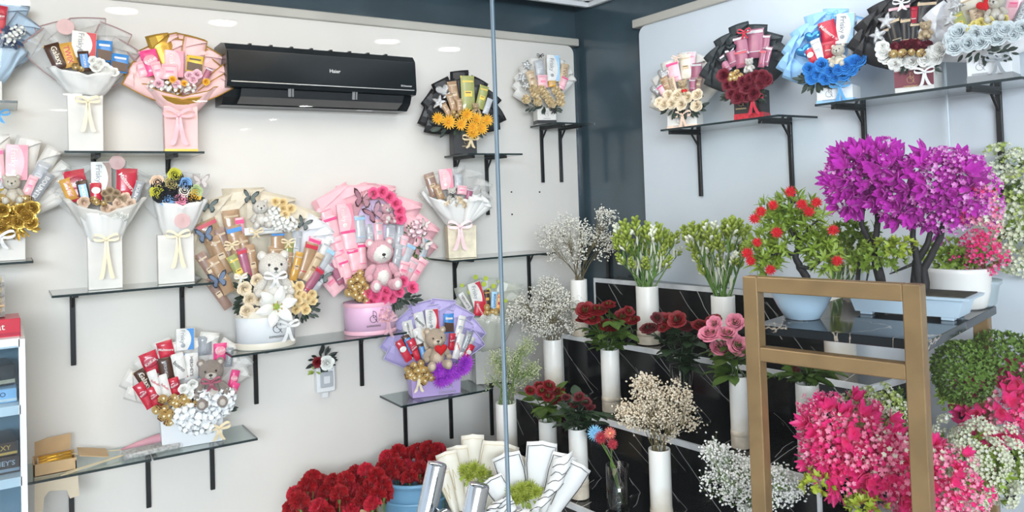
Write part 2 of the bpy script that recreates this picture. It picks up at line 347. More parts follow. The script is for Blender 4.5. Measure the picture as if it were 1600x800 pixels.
# ---------------------------------------------------------------- stepped marble plinth
def marble():
    """polished black stone with thin straight pale veins falling to the right"""
    m = bpy.data.materials.new('black_marble'); m.use_nodes = True; n = m.node_tree; b = n.nodes['Principled BSDF']; N = n.nodes.new; L = n.links.new
    def math(op, x, y=None, z=None):
        q = N('ShaderNodeMath'); q.operation = op
        for i, v in enumerate((x, y, z)):
            if v is None: continue
            if isinstance(v, (int, float)): q.inputs[i].default_value = v
            else: L(v, q.inputs[i])
        return q.outputs[0]
    tc = N('ShaderNodeTexCoord'); nz = N('ShaderNodeTexNoise'); nz.inputs['Scale'].default_value = 2.5; nz.inputs['Detail'].default_value = 3; L(tc.outputs['Object'], nz.inputs['Vector'])
    tot = None
    for d, per, off, wd, ns, thr in (((.35, -.95, .95), .21, .05, .0030, 3.1, .46), ((.25, -1.05, .80), .31, .17, .0045, 2.1, .50), ((.5, -.75, 1.1), .17, .33, .0016, 4.0, .47)):
        dt = N('ShaderNodeVectorMath'); dt.operation = 'DOT_PRODUCT'; dt.inputs[1].default_value = d; L(tc.outputs['Object'], dt.inputs[0])
        v = math('MULTIPLY_ADD', nz.outputs['Fac'], .12, dt.outputs['Value']); v = math('MULTIPLY_ADD', v, 1/per, off+7); fr = math('FRACT', v); ds = math('ABSOLUTE', math('SUBTRACT', fr, .5))
        ln = math('LESS_THAN', ds, wd/per*.5)
        nm = N('ShaderNodeTexNoise'); nm.inputs['Scale'].default_value = ns; L(tc.outputs['Object'], nm.inputs['Vector']); mk = math('GREATER_THAN', nm.outputs['Fac'], thr); x = math('MULTIPLY', ln, mk)
        tot = x if tot is None else math('MAXIMUM', tot, x)
    mx = N('ShaderNodeMix'); mx.data_type = 'RGBA'; L(tot, mx.inputs[0]); mx.inputs[6].default_value = (.006, .007, .008, 1); mx.inputs[7].default_value = (.40, .40, .40, 1); L(mx.outputs[2], b.inputs['Base Color'])
    b.inputs['Roughness'].default_value = .10; b.inputs['Specular IOR Level'].default_value = .35; return m
mar = marble(); wtrim = mat('white_marble_edge', (.72, .73, .74), .3, var=.15, vscale=14)
st = thing('stepped_plinth', 'black veined marble display steps with white edges in the corner', 'display steps', (-.5, -1.0, 0))
def hprism(poly, z0, z1):
    n = len(poly); v = [(x+.5, y+1.0, z0) for x, y in poly]+[(x+.5, y+1.0, z1) for x, y in poly]
    return v, [tuple(reversed(range(n))), tuple(range(n, 2*n))]+[(i, (i+1) % n, (i+1) % n+n, i+n) for i in range(n)]
def step(xl, xr, bl, br, z1, y0=-.37, y1=-1.92):
    """front edge from (xl,y0) to (xr,y1); back edge from (bl,y0) to (br,y1)"""
    mb = MB(); mb.add(hprism([(xl, y0), (bl, y0), (br, y1), (xr, y1)], 0, z1-.004)); o = obj('step', mb, mar, st)
    mb = MB(); e = .009
    mb.add(hprism([(xl-.002, y0+.002), (xl+e, y0), (xr+e, y1), (xr-.002, y1-.002)], z1-.022, z1)); mb.add(hprism([(xr, y1-.003), (br, y1-.003), (br, y1+e), (xr, y1+e)], z1-.022, z1+.0005))
    mb.add(hprism([(xl-.002, y0+.003), (xl+e, y0+.003), (xl+e, y0-e), (xl-.002, y0-e)], 0, z1-.022)); mb.add(hprism([(xr-.002, y1-.003), (xr+e, y1-.003), (xr+e, y1+e), (xr-.002, y1+e)], 0, z1-.022))
    obj('edge_strip', mb, wtrim, o)
step(-.160, -.012, -.004, -.004, 1.16, -.30, -1.60)
step(-.437, -.273, -.161, -.004, .91); step(-.727, -.575, -.438, -.274, .66); step(-1.005, -.86, -.728, -.576, .41); step(-1.28, -1.14, -1.006, -.861, .16)
# ================================================================ flower and gift parts (each mesh built once, then shared)
MC = {}
def cached(key, fn):
    if key not in MC: MC[key] = fn()
    return MC[key]
def petal(L, W, cup=.3, tip=0, nu=3, nv=4, M=None, wav=0, ph=0):
    """petal from the origin along +z, cupped towards -y"""
    def fn(u, v):
        w = W*(sin(pi*min(1, v*.85+.12)))**.6*(1 if tip == 0 else (1-v**3*.85*tip))
        x = (u-.5)*w; return (x, -cup*L*(v*v)+abs(u-.5)**2*-W*.5+wav*sin(ph+u*9+v*4)*v, v*L)
    return grid(fn, nu, nv)
def leaf_g(L, W, bend=.2):
    def fn(u, v): w = W*sin(pi*min(1, v*.93+.05))**.8; return ((u-.5)*w, -bend*L*v*v+abs(u-.5)*W*.25, v*L)
    return grid(fn, 2, 4)
def rose_mesh(name, m, n_lay=4, seed=1, leafm=None, open_=1.0):
    """rose of radius 1 facing -y, whorled cupped petals"""
    def mk():
        r = random.Random(seed); mb = MB()
        mb.add(sph(8, 6), 0, T(0, -.1, 0) @ S(.15, .42, .15), True)
        for k in range(n_lay+1):
            q = k/n_lay; n = 3+k//2+(k > 2)
            for i in range(n):
                a = 2*pi*(i+r.uniform(-.12, .12))/n+k*1.15; span = 2*pi/n*1.30; rm = (.13+.60*q*open_)*(1+.07*(i % 2)); top = .66-.42*q; lip = .08+.20*q; wob = r.uniform(-.06, .06); tw = r.uniform(-.12, .12)
                def fn(u, v):
                    ph = (u-.5)*span; e = abs(2*u-1)**2.5; pr = .10+(rm-.10)*min(1, v/.5)**.6; c = max(0, v-.72)/.28; rr_ = pr*(1+.10*v)+lip*c*c*(1-.6*e)-.05*e*v; y = .50-(.50+top)*v*(1-.16*e*v)+lip*.55*c*c+wob*v+tw*(u-.5)*v
                    return (rr_*sin(ph+a), y, rr_*cos(ph+a))
                mb.add(grid(fn, 5, 7), 0, None, True)
        if leafm:
            for i in range(4): a = i*1.6+.4; mb.add(leaf_g(.9, .4, .1), 1, RY(a) @ T(0, .35, .3) @ RX(.1), True)
        return mb.mesh(name, [m]+([leafm] if leafm else []))
    return cached((name, seed), mk)
def carnation_mesh(name, m, seed=1):
    """ruffled ball of many wavy petals, radius 1, facing +z"""
    def mk():
        r = random.Random(seed); mb = MB(); mb.add(sph(10, 6), 0, T(0, 0, -.05) @ S(.55, .55, .45), True)
        for k in range(52):
            t = (k+.5)/52; el = pi/2-1.75*sqrt(t); a = k*2.39996; ph = r.uniform(0, 6)
            M = RZ(a) @ RY(pi/2-el) @ T(0, 0, .42+.16*r.random()) @ RZ(r.uniform(-.8, .8))
            def fn(u, v, ph=ph): w = .25+.42*v; return ((u-.5)*w, .09*sin(ph+u*11)*v+.03*sin(u*23+ph)*v, v*.45+.05*sin(u*17+ph)*v)
            mb.add(grid(fn, 5, 2), 0, M, True)
        return mb.mesh(name, [m])
    return cached((name, seed), mk)
def gerbera_mesh(name, m, mc, layers=((16, 1.0, .15), (14, .8, .5), (10, .55, .9)), wid=.24):
    """daisy-like bloom of radius 1 facing -y"""
    def mk():
        r = random.Random(5); mb = MB(); mb.add(sph(10, 6), 1, T(0, -.12, 0) @ S(.2, .14, .2), True)
        for n, L, el in layers:
            for i in range(n):
                a = 2*pi*(i+r.uniform(-.2, .2))/n+L*3; mb.add(petal(L, wid, .12, .4, 2, 4), 0, RY(a) @ T(0, -.02, .06) @ RX(el) @ S(1, 1, 1), True)
        return mb.mesh(name, [m, mc])
    return cached(name, mk)
def lily_mesh(m, mg, my):
    def mk():
        mb = MB()
        for i in range(6):
            a = 2*pi*i/6+.3
            def fn(u, v): w = .52*sin(pi*min(1, v*.88+.08))**.8; return ((u-.5)*w, -.35*sin(v*2.3)+.12*abs(2*u-1), v*1.05)
            mb.add(grid(fn, 4, 7), 0, RY(a) @ T(0, .1*(i % 2), 0) @ RX(.15), True)
        mb.add(sph(8, 6), 1, T(0, -.12, 0) @ S(.16, .12, .16), True)
        for i in range(6): a = i*1.05; mb.add(tube([(0, 0, 0), (.1*sin(a), -.35, .1*cos(a)), (.22*sin(a), -.5, .22*cos(a))], .018, 5), 1); mb.add(sph(6, 4), 2, T(.22*sin(a), -.5, .22*cos(a)) @ S(.03, .03, .06))
        return mb.mesh('lily', [m, mg, my])
    return cached('lily', mk)
def hydrangea_mesh(name, m, n=34, seed=3, m2=None):
    """cluster of four-petal florets over a ball of radius 1, facing -y"""
    def mk():
        r = random.Random(seed); mb = MB(); mb.add(sph(10, 7), 0, S(.45))
        for k in range(n):
            z = 1-2*(k+.5)/n; a = k*2.4; q = sqrt(1-z*z); d = Vector((q*cos(a), q*sin(a), z))
            if d.y > .55: continue
            B = d.to_track_quat('-Y', 'Z').to_matrix().to_4x4()
            for i in range(4): mb.add(petal(.46, .50, .05, 0, 2, 3), 0, T(*(d*(.72+.12*r.random()))) @ B @ RY(i*pi/2+r.random()) @ RX(.5*r.random()+.2), True)
        return mb.mesh(name, [m])
    return cached((name, seed), mk)
foilg = mat('gold_foil', (.92, .66, .26), .34, metal=.7, bump=.9, bscale=160)
def ball_mesh():
    def mk():
        mb = MB(); mb.add(sph(14, 10, .07, 2), 0, None, False); mb.add(lathe([(.6, -.95), (.98, -.35), (.90, -.3)], 14, False), 1); mb.add(lathe([(0.02, 0), (.28, 0), (.25, .02), (.02, .03)], 10), 2, T(0, -.93, .25) @ RX(pi/2))
        return mb.mesh('gold_chocolate', [foilg, mat('brown_cup', (.12, .05, .02), .5), mat('cream_sticker', (.8, .7, .5), .4)])
    return cached('ball', mk)
def butterfly_mesh(name, c1, c2):
    def mk():
        mb = MB(); m1 = mat(name+'_wing', c1, .4, var=.6, vscale=60); m2 = mat(name+'_vein', c2, .4)
        for s_ in (-1, 1):
            up_ = [(0, 0), (.25, .45), (.65, .8), (1.0, .85), (.95, .45), (.6, .08), (0, -.05)]; lo = [(0, 0), (.55, -.02), (.75, -.35), (.6, -.7), (.35, -.75), (.15, -.35)]
            for P in (up_, lo):
                Q = [(x*s_, z) for x, z in P]; Q = Q if s_ < 0 else Q[::-1]; M = RZ(-s_*.45)
                mb.add(prism(Q, -.012, .012), 1, M); mb.add(prism([(x*.8+.06*s_, z*.8) for x, z in Q], -.02, .02), 0, M)
        mb.add(sph(6, 6), 1, S(.06, .06, .4)); 
        for s_ in (-1, 1): mb.add(tube([(0, 0, .35), (.12*s_, -.05, .6), (.2*s_, -.05, .75)], .012, 4), 1)
        return mb.mesh(name, [m1, m2])
    return cached(name, mk)
def balloon_mesh(kind, m):
    def mk():
        mb = MB()
        if kind == 'heart':
            N = 28; pr = []
            for i in range(N): t = 2*pi*i/N; pr.append((sin(t)**3, (13*cos(t)-5*cos(2*t)-2*cos(3*t)-cos(4*t))/16))
        else:
            pr = []; N = 20
            for i in range(N): t = 2*pi*i/N; k = i % 4; r_ = [1, .68, .45, .68][k]; pr.append((r_*sin(t), r_*cos(t)))
        rings = [(1.0, 0), (.92, .12), (.7, .24), (.4, .31)]; v = []; f = []
        for s_ in (-1, 1):
            o = len(v)
            for k, y in rings: v += [(x*k, y*s_, z*k) for x, z in pr]
            v.append((0, .34*s_, 0))
            for j in range(3):
                for i in range(N): q = (i+1) % N; a = o+j*N; F = (a+i, a+q, a+N+q, a+N+i); f.append(F if s_ < 0 else F[::-1])
            for i in range(N): F = (o+3*N+i, o+3*N+(i+1) % N, o+4*N); f.append(F if s_ < 0 else F[::-1])
        mb.add((v, f), 0, None, True); return mb.mesh(kind+'_balloon', [m])
    return cached((kind, m.name), mk)
def bear_meshes(col, light, nose=(.02, .015, .015)):
    """sitting teddy, 1 unit tall, facing -y: body mesh; face mesh"""
    def mk():
        fur = mat('plush_%.2f%.2f' % (col[0], col[2]), col, .95, var=.22, vscale=60, bump=1.0, bscale=130, sheen=.4); fl = mat('plush_pale_%.2f%.2f' % (light[0], light[2]), light, .95, var=.1, vscale=60, bump=.8, bscale=130)
        bl = mat('bead_black', nose, .15, coat=.5); mb = MB()
        def e(x, y, z, a, b, c, m=0, rx=0, ry=0, j=.035, nu=18, nv=12): mb.add(sph(nu, nv, j, int(abs(x*100)+abs(z*77))), m, T(x, y, z) @ RX(rx) @ RY(ry) @ S(a, b, c), True)
        e(0, .02, .27, .22, .19, .27); e(0, -.04, .25, .15, .16, .18, 1, j=.02); e(0, -.02, .70, .255, .22, .235)
        for s_ in (-1, 1):
            e(.19*s_, .0, .885, .085, .05, .085); e(.19*s_, -.035, .88, .05, .03, .05, 1, j=0)
            e(.235*s_, -.07, .36, .08, .09, .17, 0, .45, .55*s_*-1); e(.27*s_, -.16, .25, .07, .07, .07)
            e(.17*s_, -.18, .09, .10, .18, .10, 0, 0, 0); e(.20*s_, -.34, .11, .10, .06, .12, 0); e(.20*s_, -.385, .11, .06, .025, .07, 1, j=0)
        e(0, -.19, .64, .115, .09, .085, 1, j=.01)
        b1 = mb.mesh('teddy_body', [fur, fl]); mb = MB()
        mb.add(sph(10, 8), 0, T(0, -.275, .67) @ S(.038, .025, .028), True)
        for s_ in (-1, 1): mb.add(sph(10, 8), 0, T(.10*s_, -.205, .735) @ S(.026, .018, .028), True)
        mb.add(tube([(0, -.285, .65), (0, -.28, .615), (.03, -.27, .60)], .006, 5), 0); mb.add(tube([(0, -.28, .615), (-.03, -.27, .60)], .006, 5), 0)
        return b1, mb.mesh('teddy_face', [bl])
    return cached(('bear', col), mk)
def bow_mesh(name, m, tail=1.2, k=0):
    """ribbon bow, half width 1, facing -y, two tails down"""
    def mk():
        mb = MB()
        for s_ in (-1, 1):
            def lp(u, v, s_=s_): a = v*2*pi; r_ = .5; return (s_*(.02+r_-r_*cos(a)*1.0)*(1), -.16+(u-.5)*.1-.18*sin(a)*.3, (.0+.32*sin(a)*(.35+.65*(1-cos(a))/2))+(u-.5)*.22)
            mb.add(grid(lp, 3, 14), 0, RY(-s_*.25), True)
            def tl(u, v, s_=s_): w = .14+.14*v; return (s_*(.06+.42*v*v*.9)+(u-.5)*w*1.3, -.12-.10*sin(v*5), -tail*v-(.12*abs(u-.5)*-2 if v > .9 else 0))
            mb.add(grid(tl, 2, 8), 0, None, True)
        mb.add(sph(10, 8), 0, T(0, -.2, 0) @ S(.12, .1, .13), True)
        return mb.mesh(name, [m])
    return cached((name, tail), mk)
# ---------------------------------------------------------------- chocolate wrappers: (body, second colour, text, text colour, layout)
Cc = dict(red=(.55, .02, .05), dred=(.38, .012, .04), white=(.76, .75, .72), brown=(.07, .03, .018), gold=(.66, .36, .07), blue=(.05, .25, .62), lblue=(.35, .60, .85), navy=(.03, .06, .16),
          pink=(.80, .28, .37), lpink=(.86, .50, .55), hpink=(.80, .07, .25), grey=(.30, .32, .35), lgrey=(.48, .50, .53), tan=(.40, .25, .14), beige=(.60, .46, .30), maroon=(.28, .03, .07), mauve=(.36, .11, .18),
          cream=(.80, .74, .62), orange=(.80, .35, .05), green=(.18, .30, .06), olive=(.34, .36, .12), black=(.012, .012, .014), yellow=(.80, .55, .06), dusk=(.30, .19, .15), lilac=(.52, .46, .78), silver=(.55, .56, .58))
def cm(n, kind='w'):
    if kind == 'w': return mat('wrapper_'+n, Cc[n], .28, var=.12, vscale=30, coat=.3)
    return mat('paper_'+n, Cc[n], .6, var=.05, vscale=12)
STY = dict(
 frisky_red=('white', 'red', 'Frisky', 'grey', 'curve'), frisky_blue=('white', 'blue', 'Frisky', 'grey', 'curve'), frisky_brown=('white', 'dusk', 'Frisky', 'grey', 'curve'), frisky_pink=('lpink', 'pink', 'Frisky', 'white', 'curve'),
 frisky_lblue=('white', 'lblue', 'Frisky', 'grey', 'curve'), kitkat=('red', 'dred', 'KitKat', 'white', 'across'), kitkat_pink=('hpink', 'pink', 'KitKat', 'white', 'across'), twix=('gold', 'orange', 'TWIX', 'red', 'along'),
 snickers=('brown', 'black', 'SNICKERS', 'blue', 'plate'), hersheys=('brown', 'grey', "HERSHEY'S", 'lgrey', 'along'), hersheys_white=('white', 'blue', "HERSHEY'S", 'brown', 'along'), hersheys_grey=('grey', 'lgrey', "HERSHEY'S", 'lgrey', 'along'),
 maltesers=('red', 'dred', 'Maltesers', 'white', 'diag'), bueno=('white', 'red', 'bueno', 'black', 'diag'), bounty=('lblue', 'white', 'BOUNTY', 'navy', 'along'), bounty_grey=('grey', 'lgrey', 'BOUNTY', 'white', 'along'), galaxy=('brown', 'gold', 'Galaxy', 'cream', 'along'),
 milka=('blue', 'brown', '', 'white', 'two'), ritter=('red', 'white', 'KitKat', 'white', 'across'), tan=('tan', 'beige', '', 'brown', 'bars'), tanred=('tan', 'red', '', 'brown', 'top'), tanblue=('tan', 'blue', '', 'brown', 'top'), beige=('beige', 'tan', '', 'brown', 'bars'), dusk=('dusk', 'beige', '', 'brown', 'bars'),
 olive=('olive', 'yellow', '', 'brown', 'bars'), gold=('gold', 'beige', '', 'brown', 'bars'), goldbox=('yellow', 'brown', '', 'brown', 'two'), pink=('lpink', 'pink', '', 'hpink', 'bars'), pinkred=('lpink', 'hpink', '', 'hpink', 'top'), pinkblue=('lgrey', 'lblue', '', 'grey', 'top'),
 pinkgrey=('lpink', 'silver', '', 'grey', 'bars'), mauve=('mauve', 'silver', '', 'lpink', 'top'), maurered=('mauve', 'red', '', 'lpink', 'top'), silver=('lgrey', 'silver', '', 'grey', 'bars'), white=('white', 'lgrey', '', 'grey', 'bars'), black=('black', 'beige', '', 'beige', 'top'), blackred=('black', 'lpink', '', 'white', 'top'),
 redbox=('red', 'dred', '', 'white', 'bars'), rafa=('white', 'red', 'Raffaello', 'red', 'diag'), cream=('cream', 'beige', '', 'brown', 'bars'), lbluebox=('lblue', 'white', 'Frisky', 'white', 'curve'), orangebox=('orange', 'red', '', 'brown', 'bars'), dark=('brown', 'gold', '', 'gold', 'bars'), twixw=('beige', 'silver', 'TWIX', 'dusk', 'along'))
def bar_mb(w, h, style, th=None):
    """a wrapped bar, sachet or box standing up: base at z=-h/2, facing -y"""
    b, s2, txt, tcn, lay = STY[style]; mb = MB(); th = th or min(.018, w*.45)
    mats = [cm(b), cm(s2), cm(tcn)]
    c = min(.003, w*.1)
    boxy = lay == 'curve'
    if boxy: mb.add(box_g(w, th, h, c*.5), 0, T(0, 0, -h/2))
    else:
        def fr(u, v):
            e = min(1, min(v, 1-v)/.10); k = (sin(pi*u))**.45*(.25+.75*e**.5); return ((u-.5)*w*(1+.05*(1-e)), -th/2*k, (v-.5)*h)
        g = grid(fr, 6, 8); mb.add(g, 0, None, True); mb.add(([(x, -y, z) for x, y, z in g[0]], [tuple(reversed(q)) for q in g[1]]), 0, None, True)
        for s_ in (-1, 1): mb.add(box_g(w*1.02, .0016, h*.05), 1, T(0, 0, s_*h*.475-h*.025))
    y = -th/2-.0006
    if lay == 'curve':
        P = [(w/2-w*.02, -h*.48), (w*.12, -h*.48)]+[(w*.12+w*.22*sin(pi*t/8)-w*.0, -h*.48+h*.96*t/8) for t in range(1, 8)]+[(w*.05, h*.48), (w/2-w*.02, h*.48)]
        mb.add(prism(P, y-.0004, y+.0005), 1); mb.add(sph(8, 6), 2, T(-.12*w, y, -h*.27) @ S(w*.13, .001, w*.13))
    if lay == 'two': mb.add(prism([(-w*.46, -h*.44), (w*.46, -h*.44), (w*.46, 0), (-w*.46, h*.06)], y-.0002, y+.002), 1); mb.add(box_g(w*.7, .001, h*.1), 2, T(0, y-.0006, h*.2))
    if lay == 'top': mb.add(box_g(w*1.0, .001, h*.10), 1, T(0, y+.001, h*.34)); mb.add(box_g(w*.72, .001, h*.30), 2 if h < .0 else 1, T(0, y+.0006, -h*.3) @ S(1, 1, .08))
    if lay == 'bars': mb.add(box_g(w*.8, .001, h*.05), 1, T(0, y+.0006, h*.30)); mb.add(box_g(w*.55, .001, h*.16), 1, T(0, y+.0002, -h*.12)); mb.add(box_g(w*.4, .001, h*.03), 2, T(0, y-.0002, -h*.02))
    if txt:
        Y = y-.001
        if lay == 'curve': put_text(mb, txt, h*.6, w*.30, T(-w*.16, Y, h*.12) @ RY(pi/2), 2)
        elif lay == 'along': put_text(mb, txt, h*.74, w*.5, T(0, Y, 0) @ RY(pi/2), 2)
        elif lay == 'plate': mb.add(prism([(-w*.36, -h*.34), (w*.36, -h*.34), (w*.36, h*.34), (-w*.36, h*.34)], Y-.0003, Y+.0018), 2); mats.append(cm('white')); put_text(mb, txt, h*.62, w*.5, T(0, Y-.0012, 0) @ RY(pi/2), 3)
        elif lay == 'across': 
            mb.add(sph(14, 6), 1, T(0, Y+.0008, h*.08) @ S(w*.44, .0012, w*.36), True); put_text(mb, txt, w*.72, h*.16, T(0, Y-.0012, h*.08) @ RY(-.3), 2)
        elif lay == 'diag': put_text(mb, txt, min(w*1.15, h*.8), w*.34, T(0, Y, 0) @ RY(.95 if h > w*1.25 else .3), 2)
    return mb, mats
# ================================================================ bouquets
class Bouquet:
    """A standing gift bouquet. Points are read in photo pixels and put on planes of the bouquet's own upright frame:
       d = distance in metres in front of its axis."""
    def __init__(s, name, label, px, py, wall='L', off=.13, z=None, turn=.5, group=None, loc=None, cat='bouquet'):
        if loc is None:
            loc = hit(px, py, 1 if wall == 'L' else 0, -off)
            if z is not None: loc.z = z
        s.loc = Vector(loc); tocam = atan2(CAM.y-loc[1], CAM.x-loc[0])   # direction to the viewer side
        nrm = -pi/2 if wall == 'L' else -pi
        df = (tocam-nrm+pi) % (2*pi)-pi; face = nrm+df*turn; s.rz = face+pi/2
        s.o = thing(name, label, cat, s.loc, s.rz, group)
        s.W = Matrix.Translation(s.loc) @ RZ(s.rz); s.I = s.W.inverted(); s.s = (s.loc-CAM).dot(FW)/FPX; s.ci = s.I @ CAM; s.rnd = random.Random(int(px*7+py)); s.k = 1/cos(df*(1-turn))
    def P(s, px, py, d=0):
        r = s.I.to_3x3() @ ray(px, py); t = (-d-s.ci.y)/r.y; return s.ci+r*t
    def fr(s, px, py, d=0, ang=0):
        """frame at a pixel, its up axis leaning clockwise by ang degrees in the picture"""
        return T(*s.P(px, py, d)) @ RY(radians(ang-1.9))
    def bar(s, px, py, w, h, ang, style, d=.03, tx=-.06, name='chocolate_bar'):
        mb, mats = bar_mb(w*s.s*s.k, h*s.s, style); return obj(name, mb, mats, s.o, s.fr(px, py, d, ang) @ RX(tx))
    def bars(s, L, d=.03):
        for q in L: s.bar(q[0], q[1], q[2], q[3], q[4], q[5], (q[6] if len(q) > 6 else d))
    def item(s, name, me, px, py, r, d=.05, ang=None, tilt=None, rz=0, par=None, label=None):
        a = s.rnd.uniform(0, 360) if ang is None else ang
        tl = s.rnd.uniform(-.3, .15) if tilt is None else tilt
        return obj(name, me, list(me.materials), par or s.o, T(*s.P(px, py, d)) @ RZ(rz) @ RX(tl) @ RY(radians(a)) @ S(r*s.s), label)
    def scatter(s, name, me, pts, r, d=.05, **k):
        for i, q in enumerate(pts):
            mm = me[i % len(me)] if isinstance(me, (list, tuple)) else me
            s.item(name, mm, q[0], q[1], r*s.rnd.uniform(.9, 1.1), d+s.rnd.uniform(-.006, .006), **k)
    def sheet(s, px, py, w, L, ang, m, edge=None, d=-.02, lean=.0, name='wrapping_sheet', top='fold', k0=.35):
        """pleat of stiff paper from a point near the neck outwards, w wide, L long"""
        w *= s.s*s.k; L *= s.s; j = s.rnd.uniform(-.12, .12)
        def fn(u, v):
            ww = w*(k0+(1-k0)*min(1, v*1.5)); return ((u-.5)*ww, -.012*sin(pi*u)-.02*v*v, v*L+(u-.5)*w*j*v)
        mb = MB(); mb.add(grid(fn, 4, 5, .0016), 0, None, True)
        if top == 'fold':
            def f2(u, v): return (.08*w+(u-.5)*w*.9, -.006-.012*sin(pi*u)-.02-.003*v, L*(.97-.16*v*(1-u)))
            mb.add(grid(f2, 3, 2, .0012), 0, None, False)
        ms = [m]
        if edge:
            ms.append(edge); tw = .0042
            for u0 in (0, 1): mb.add(tube([Vector(fn(u0, v/5))+Vector((0, -.002, 0)) for v in range(2, 6)], tw*.5, 4), 1)
            mb.add(tube([Vector(fn(u/4, 1))+Vector((0, -.002, 0)) for u in range(5)], tw*.6, 4), 1)
        return obj(name, mb, ms, s.o, s.fr(px, py, d, ang) @ RX(lean))
    def fan(s, cx, cy, spec, m, edge=None, d=-.02, lean=0, k0=.35):
        """spec: (angle, length px, width px)"""
        for i, (a, L, w) in enumerate(spec): s.sheet(cx, cy, w, L, a, m, edge, d-.004*(i % 3), lean, k0=k0)
    def afan(s, cx, cy, a0, a1, n, fL, w, m, edge=None, d=-.02, lean=0, k0=.35):
        for i in range(n):
            a = a0+(a1-a0)*i/(n-1); s.sheet(cx, cy, w*(1.12 if i % 2 else .95), fL(a)*(1.05 if i % 2 else .95), a, m, edge, d-.004*(i % 3), lean, k0=k0)
    def cone(s, nx0, nx1, ny, rx0, rx1, ry, m, depth=.07, d0=0, ruff=.010, name='wrapping_cone', dip=0, edge=None, full=False, seed=1):
        """front of the wrap: neck (nx0..nx1 at ny) opening to a rim (rx0..rx1 at ry); dip lowers the middle of the rim (px)"""
        a0 = s.P(nx0, ny, d0); a1 = s.P(nx1, ny, d0); b0 = s.P(rx0, ry, d0); b1 = s.P(rx1, ry, d0); dz = dip*s.s; ph = seed*1.7
        def fn(u, v):
            t = pi*u; k = v**.85; xc = (a0.x+a1.x)/2*(1-v)+(b0.x+b1.x)/2*v; hw = (a1.x-a0.x)/2*(1-k)+(b1.x-b0.x)/2*k
            z = a0.z*(1-v)+b0.z*v-dz*v*sin(t)**2; wv = ruff*v*(sin(u*31+ph)+.6*sin(u*53+ph*2))
            return (xc-hw*cos(t)*(1), a0.y-(abs(a1.x-a0.x)*.4*(1-v)+depth*v)*sin(t)+wv*.8, z+wv*.7*(v > .8)+ruff*.5*sin(v*9+u*14+ph))
        mb = MB(); mb.add(grid(fn, 28, 8, .0010), 0, None, True)
        if edge: mb.add(tube([fn(u/28, 1) for u in range(29)], .002, 4), 1)
        return obj(name, mb, [m]+([edge] if edge else []), s.o)
    def box(s, x0, x1, y0, y1, m, depth=.09, d=.0, band=None, bandh=.15, taper=0, logo=None, logopos=(.5, .5), bandtop=False, name='gift_box', lid=False, plate=None):
        A = s.P((x0+x1)/2, y1, 0); w = abs(s.P(x1, y1, d).x-s.P(x0, y1, d).x); h = s.P((x0+x1)/2, y0, d).z; h = max(h, .02)-0; z0 = 0
        mb = MB(); tp = taper
        g = box_g(w, depth, h, .0015); g = ([(x*(1+tp*z/h), y*(1+tp*z/h), z) for x, y, z in g[0]], g[1]); mb.add(g, 0, T(A.x, -d, 0))
        ms = [m]
        o = obj(name, mb, ms, s.o)
        if band:
            mb = MB(); bh = h*bandh; mb.add(box_g(w*(1+tp*.1)+.002, depth+.002, bh), 0, T(A.x, -d, h-bh if bandtop else 0.0005)); obj('box_band', mb, band, o)
        yf = -d-depth/2*(1+tp)-.0014
        if plate: mb = MB(); mb.add(box_g(w*1.0, .001, h*.62), 0, T(A.x, yf+.0012, h*.24)); obj('box_panel', mb, plate, o)
        if logo:
            mb = MB(); q = w*.30; x = A.x+(logopos[0]-.5)*w; z = h*logopos[1]
            s.monogram(mb, x, yf, z, q); obj('box_emblem', mb, logo, o)
        return o
    def monogram(s, mb, x, y, z, q):
        """entwined round letters with a tiny line of writing below"""
        mb.add(tube([(x+q*.30*cos(a), y, z-q*.12+q*.30*sin(a)) for a in [2*pi*i/20 for i in range(21)]], q*.022, 4), 0)
        mb.add(tube([(x-q*.02, y, z+q*.55), (x-q*.02, y, z-q*.02)]+[(x-q*.02+q*.30*sin(a), y, z+q*.265-q*.285*cos(a)) for a in [pi*i/10 for i in range(11)]], q*.022, 4), 0)
        mb.add(tube([(x+q*.12, y, z-q*.1), (x+q*.38, y, z-q*.45)], q*.022, 4), 0); put_text(mb, 'EXPRESSING', q*1.5, q*.16, T(x, y, z-q*.72), 0)
    def bear(s, px, py, h, col, light, d=.05, bow=None, ang=0, label=None, rz=0):
        """py is where it sits"""
        b, f = bear_meshes(col, light); k = h*s.s
        M = s.fr(px, py, d, ang) @ RZ(rz) @ S(k); o = obj('teddy_bear', b, list(b.materials), s.o, M, label); obj('teddy_face', f, list(f.materials), o)
        if bow: me = bow_mesh('neck_bow_'+bow.name, bow, 1.0); obj('neck_bow', me, [bow], o, T(0, -.2, .52) @ S(.2))
        return o
    def bow(s, px, py, w, m, d=.06, tail=1.4, name='ribbon_bow'): 
        me = bow_mesh('bow_'+m.name, m, tail); return obj(name, me, [m], s.o, T(*s.P(px, py, d)) @ S(w/2*s.s*s.k))
    def fill(s, x, y, rx, rz_, n, m, d=.03, L=14, name='foliage', W=.4):
        """dark leaves showing round the blooms"""
        mb = MB(); r = s.rnd
        for i in range(n):
            a = r.uniform(0, 2*pi); k = sqrt(r.random()); p = s.P(x+rx*k*cos(a), y+rz_*k*sin(a), d+r.uniform(-.01, .01)); q = L*s.s*r.uniform(.7, 1.2)
            mb.add(leaf_g(q, q*W, .2), 0, T(*p) @ RY(atan2(cos(a), -sin(a)+.01)) @ RX(r.uniform(-.6, .3)), True)
        return obj(name, mb, m, s.o)
ribbon = lambda n, c: mat('ribbon_'+n, c, .35, sheen=.5, var=.08, vscale=20)
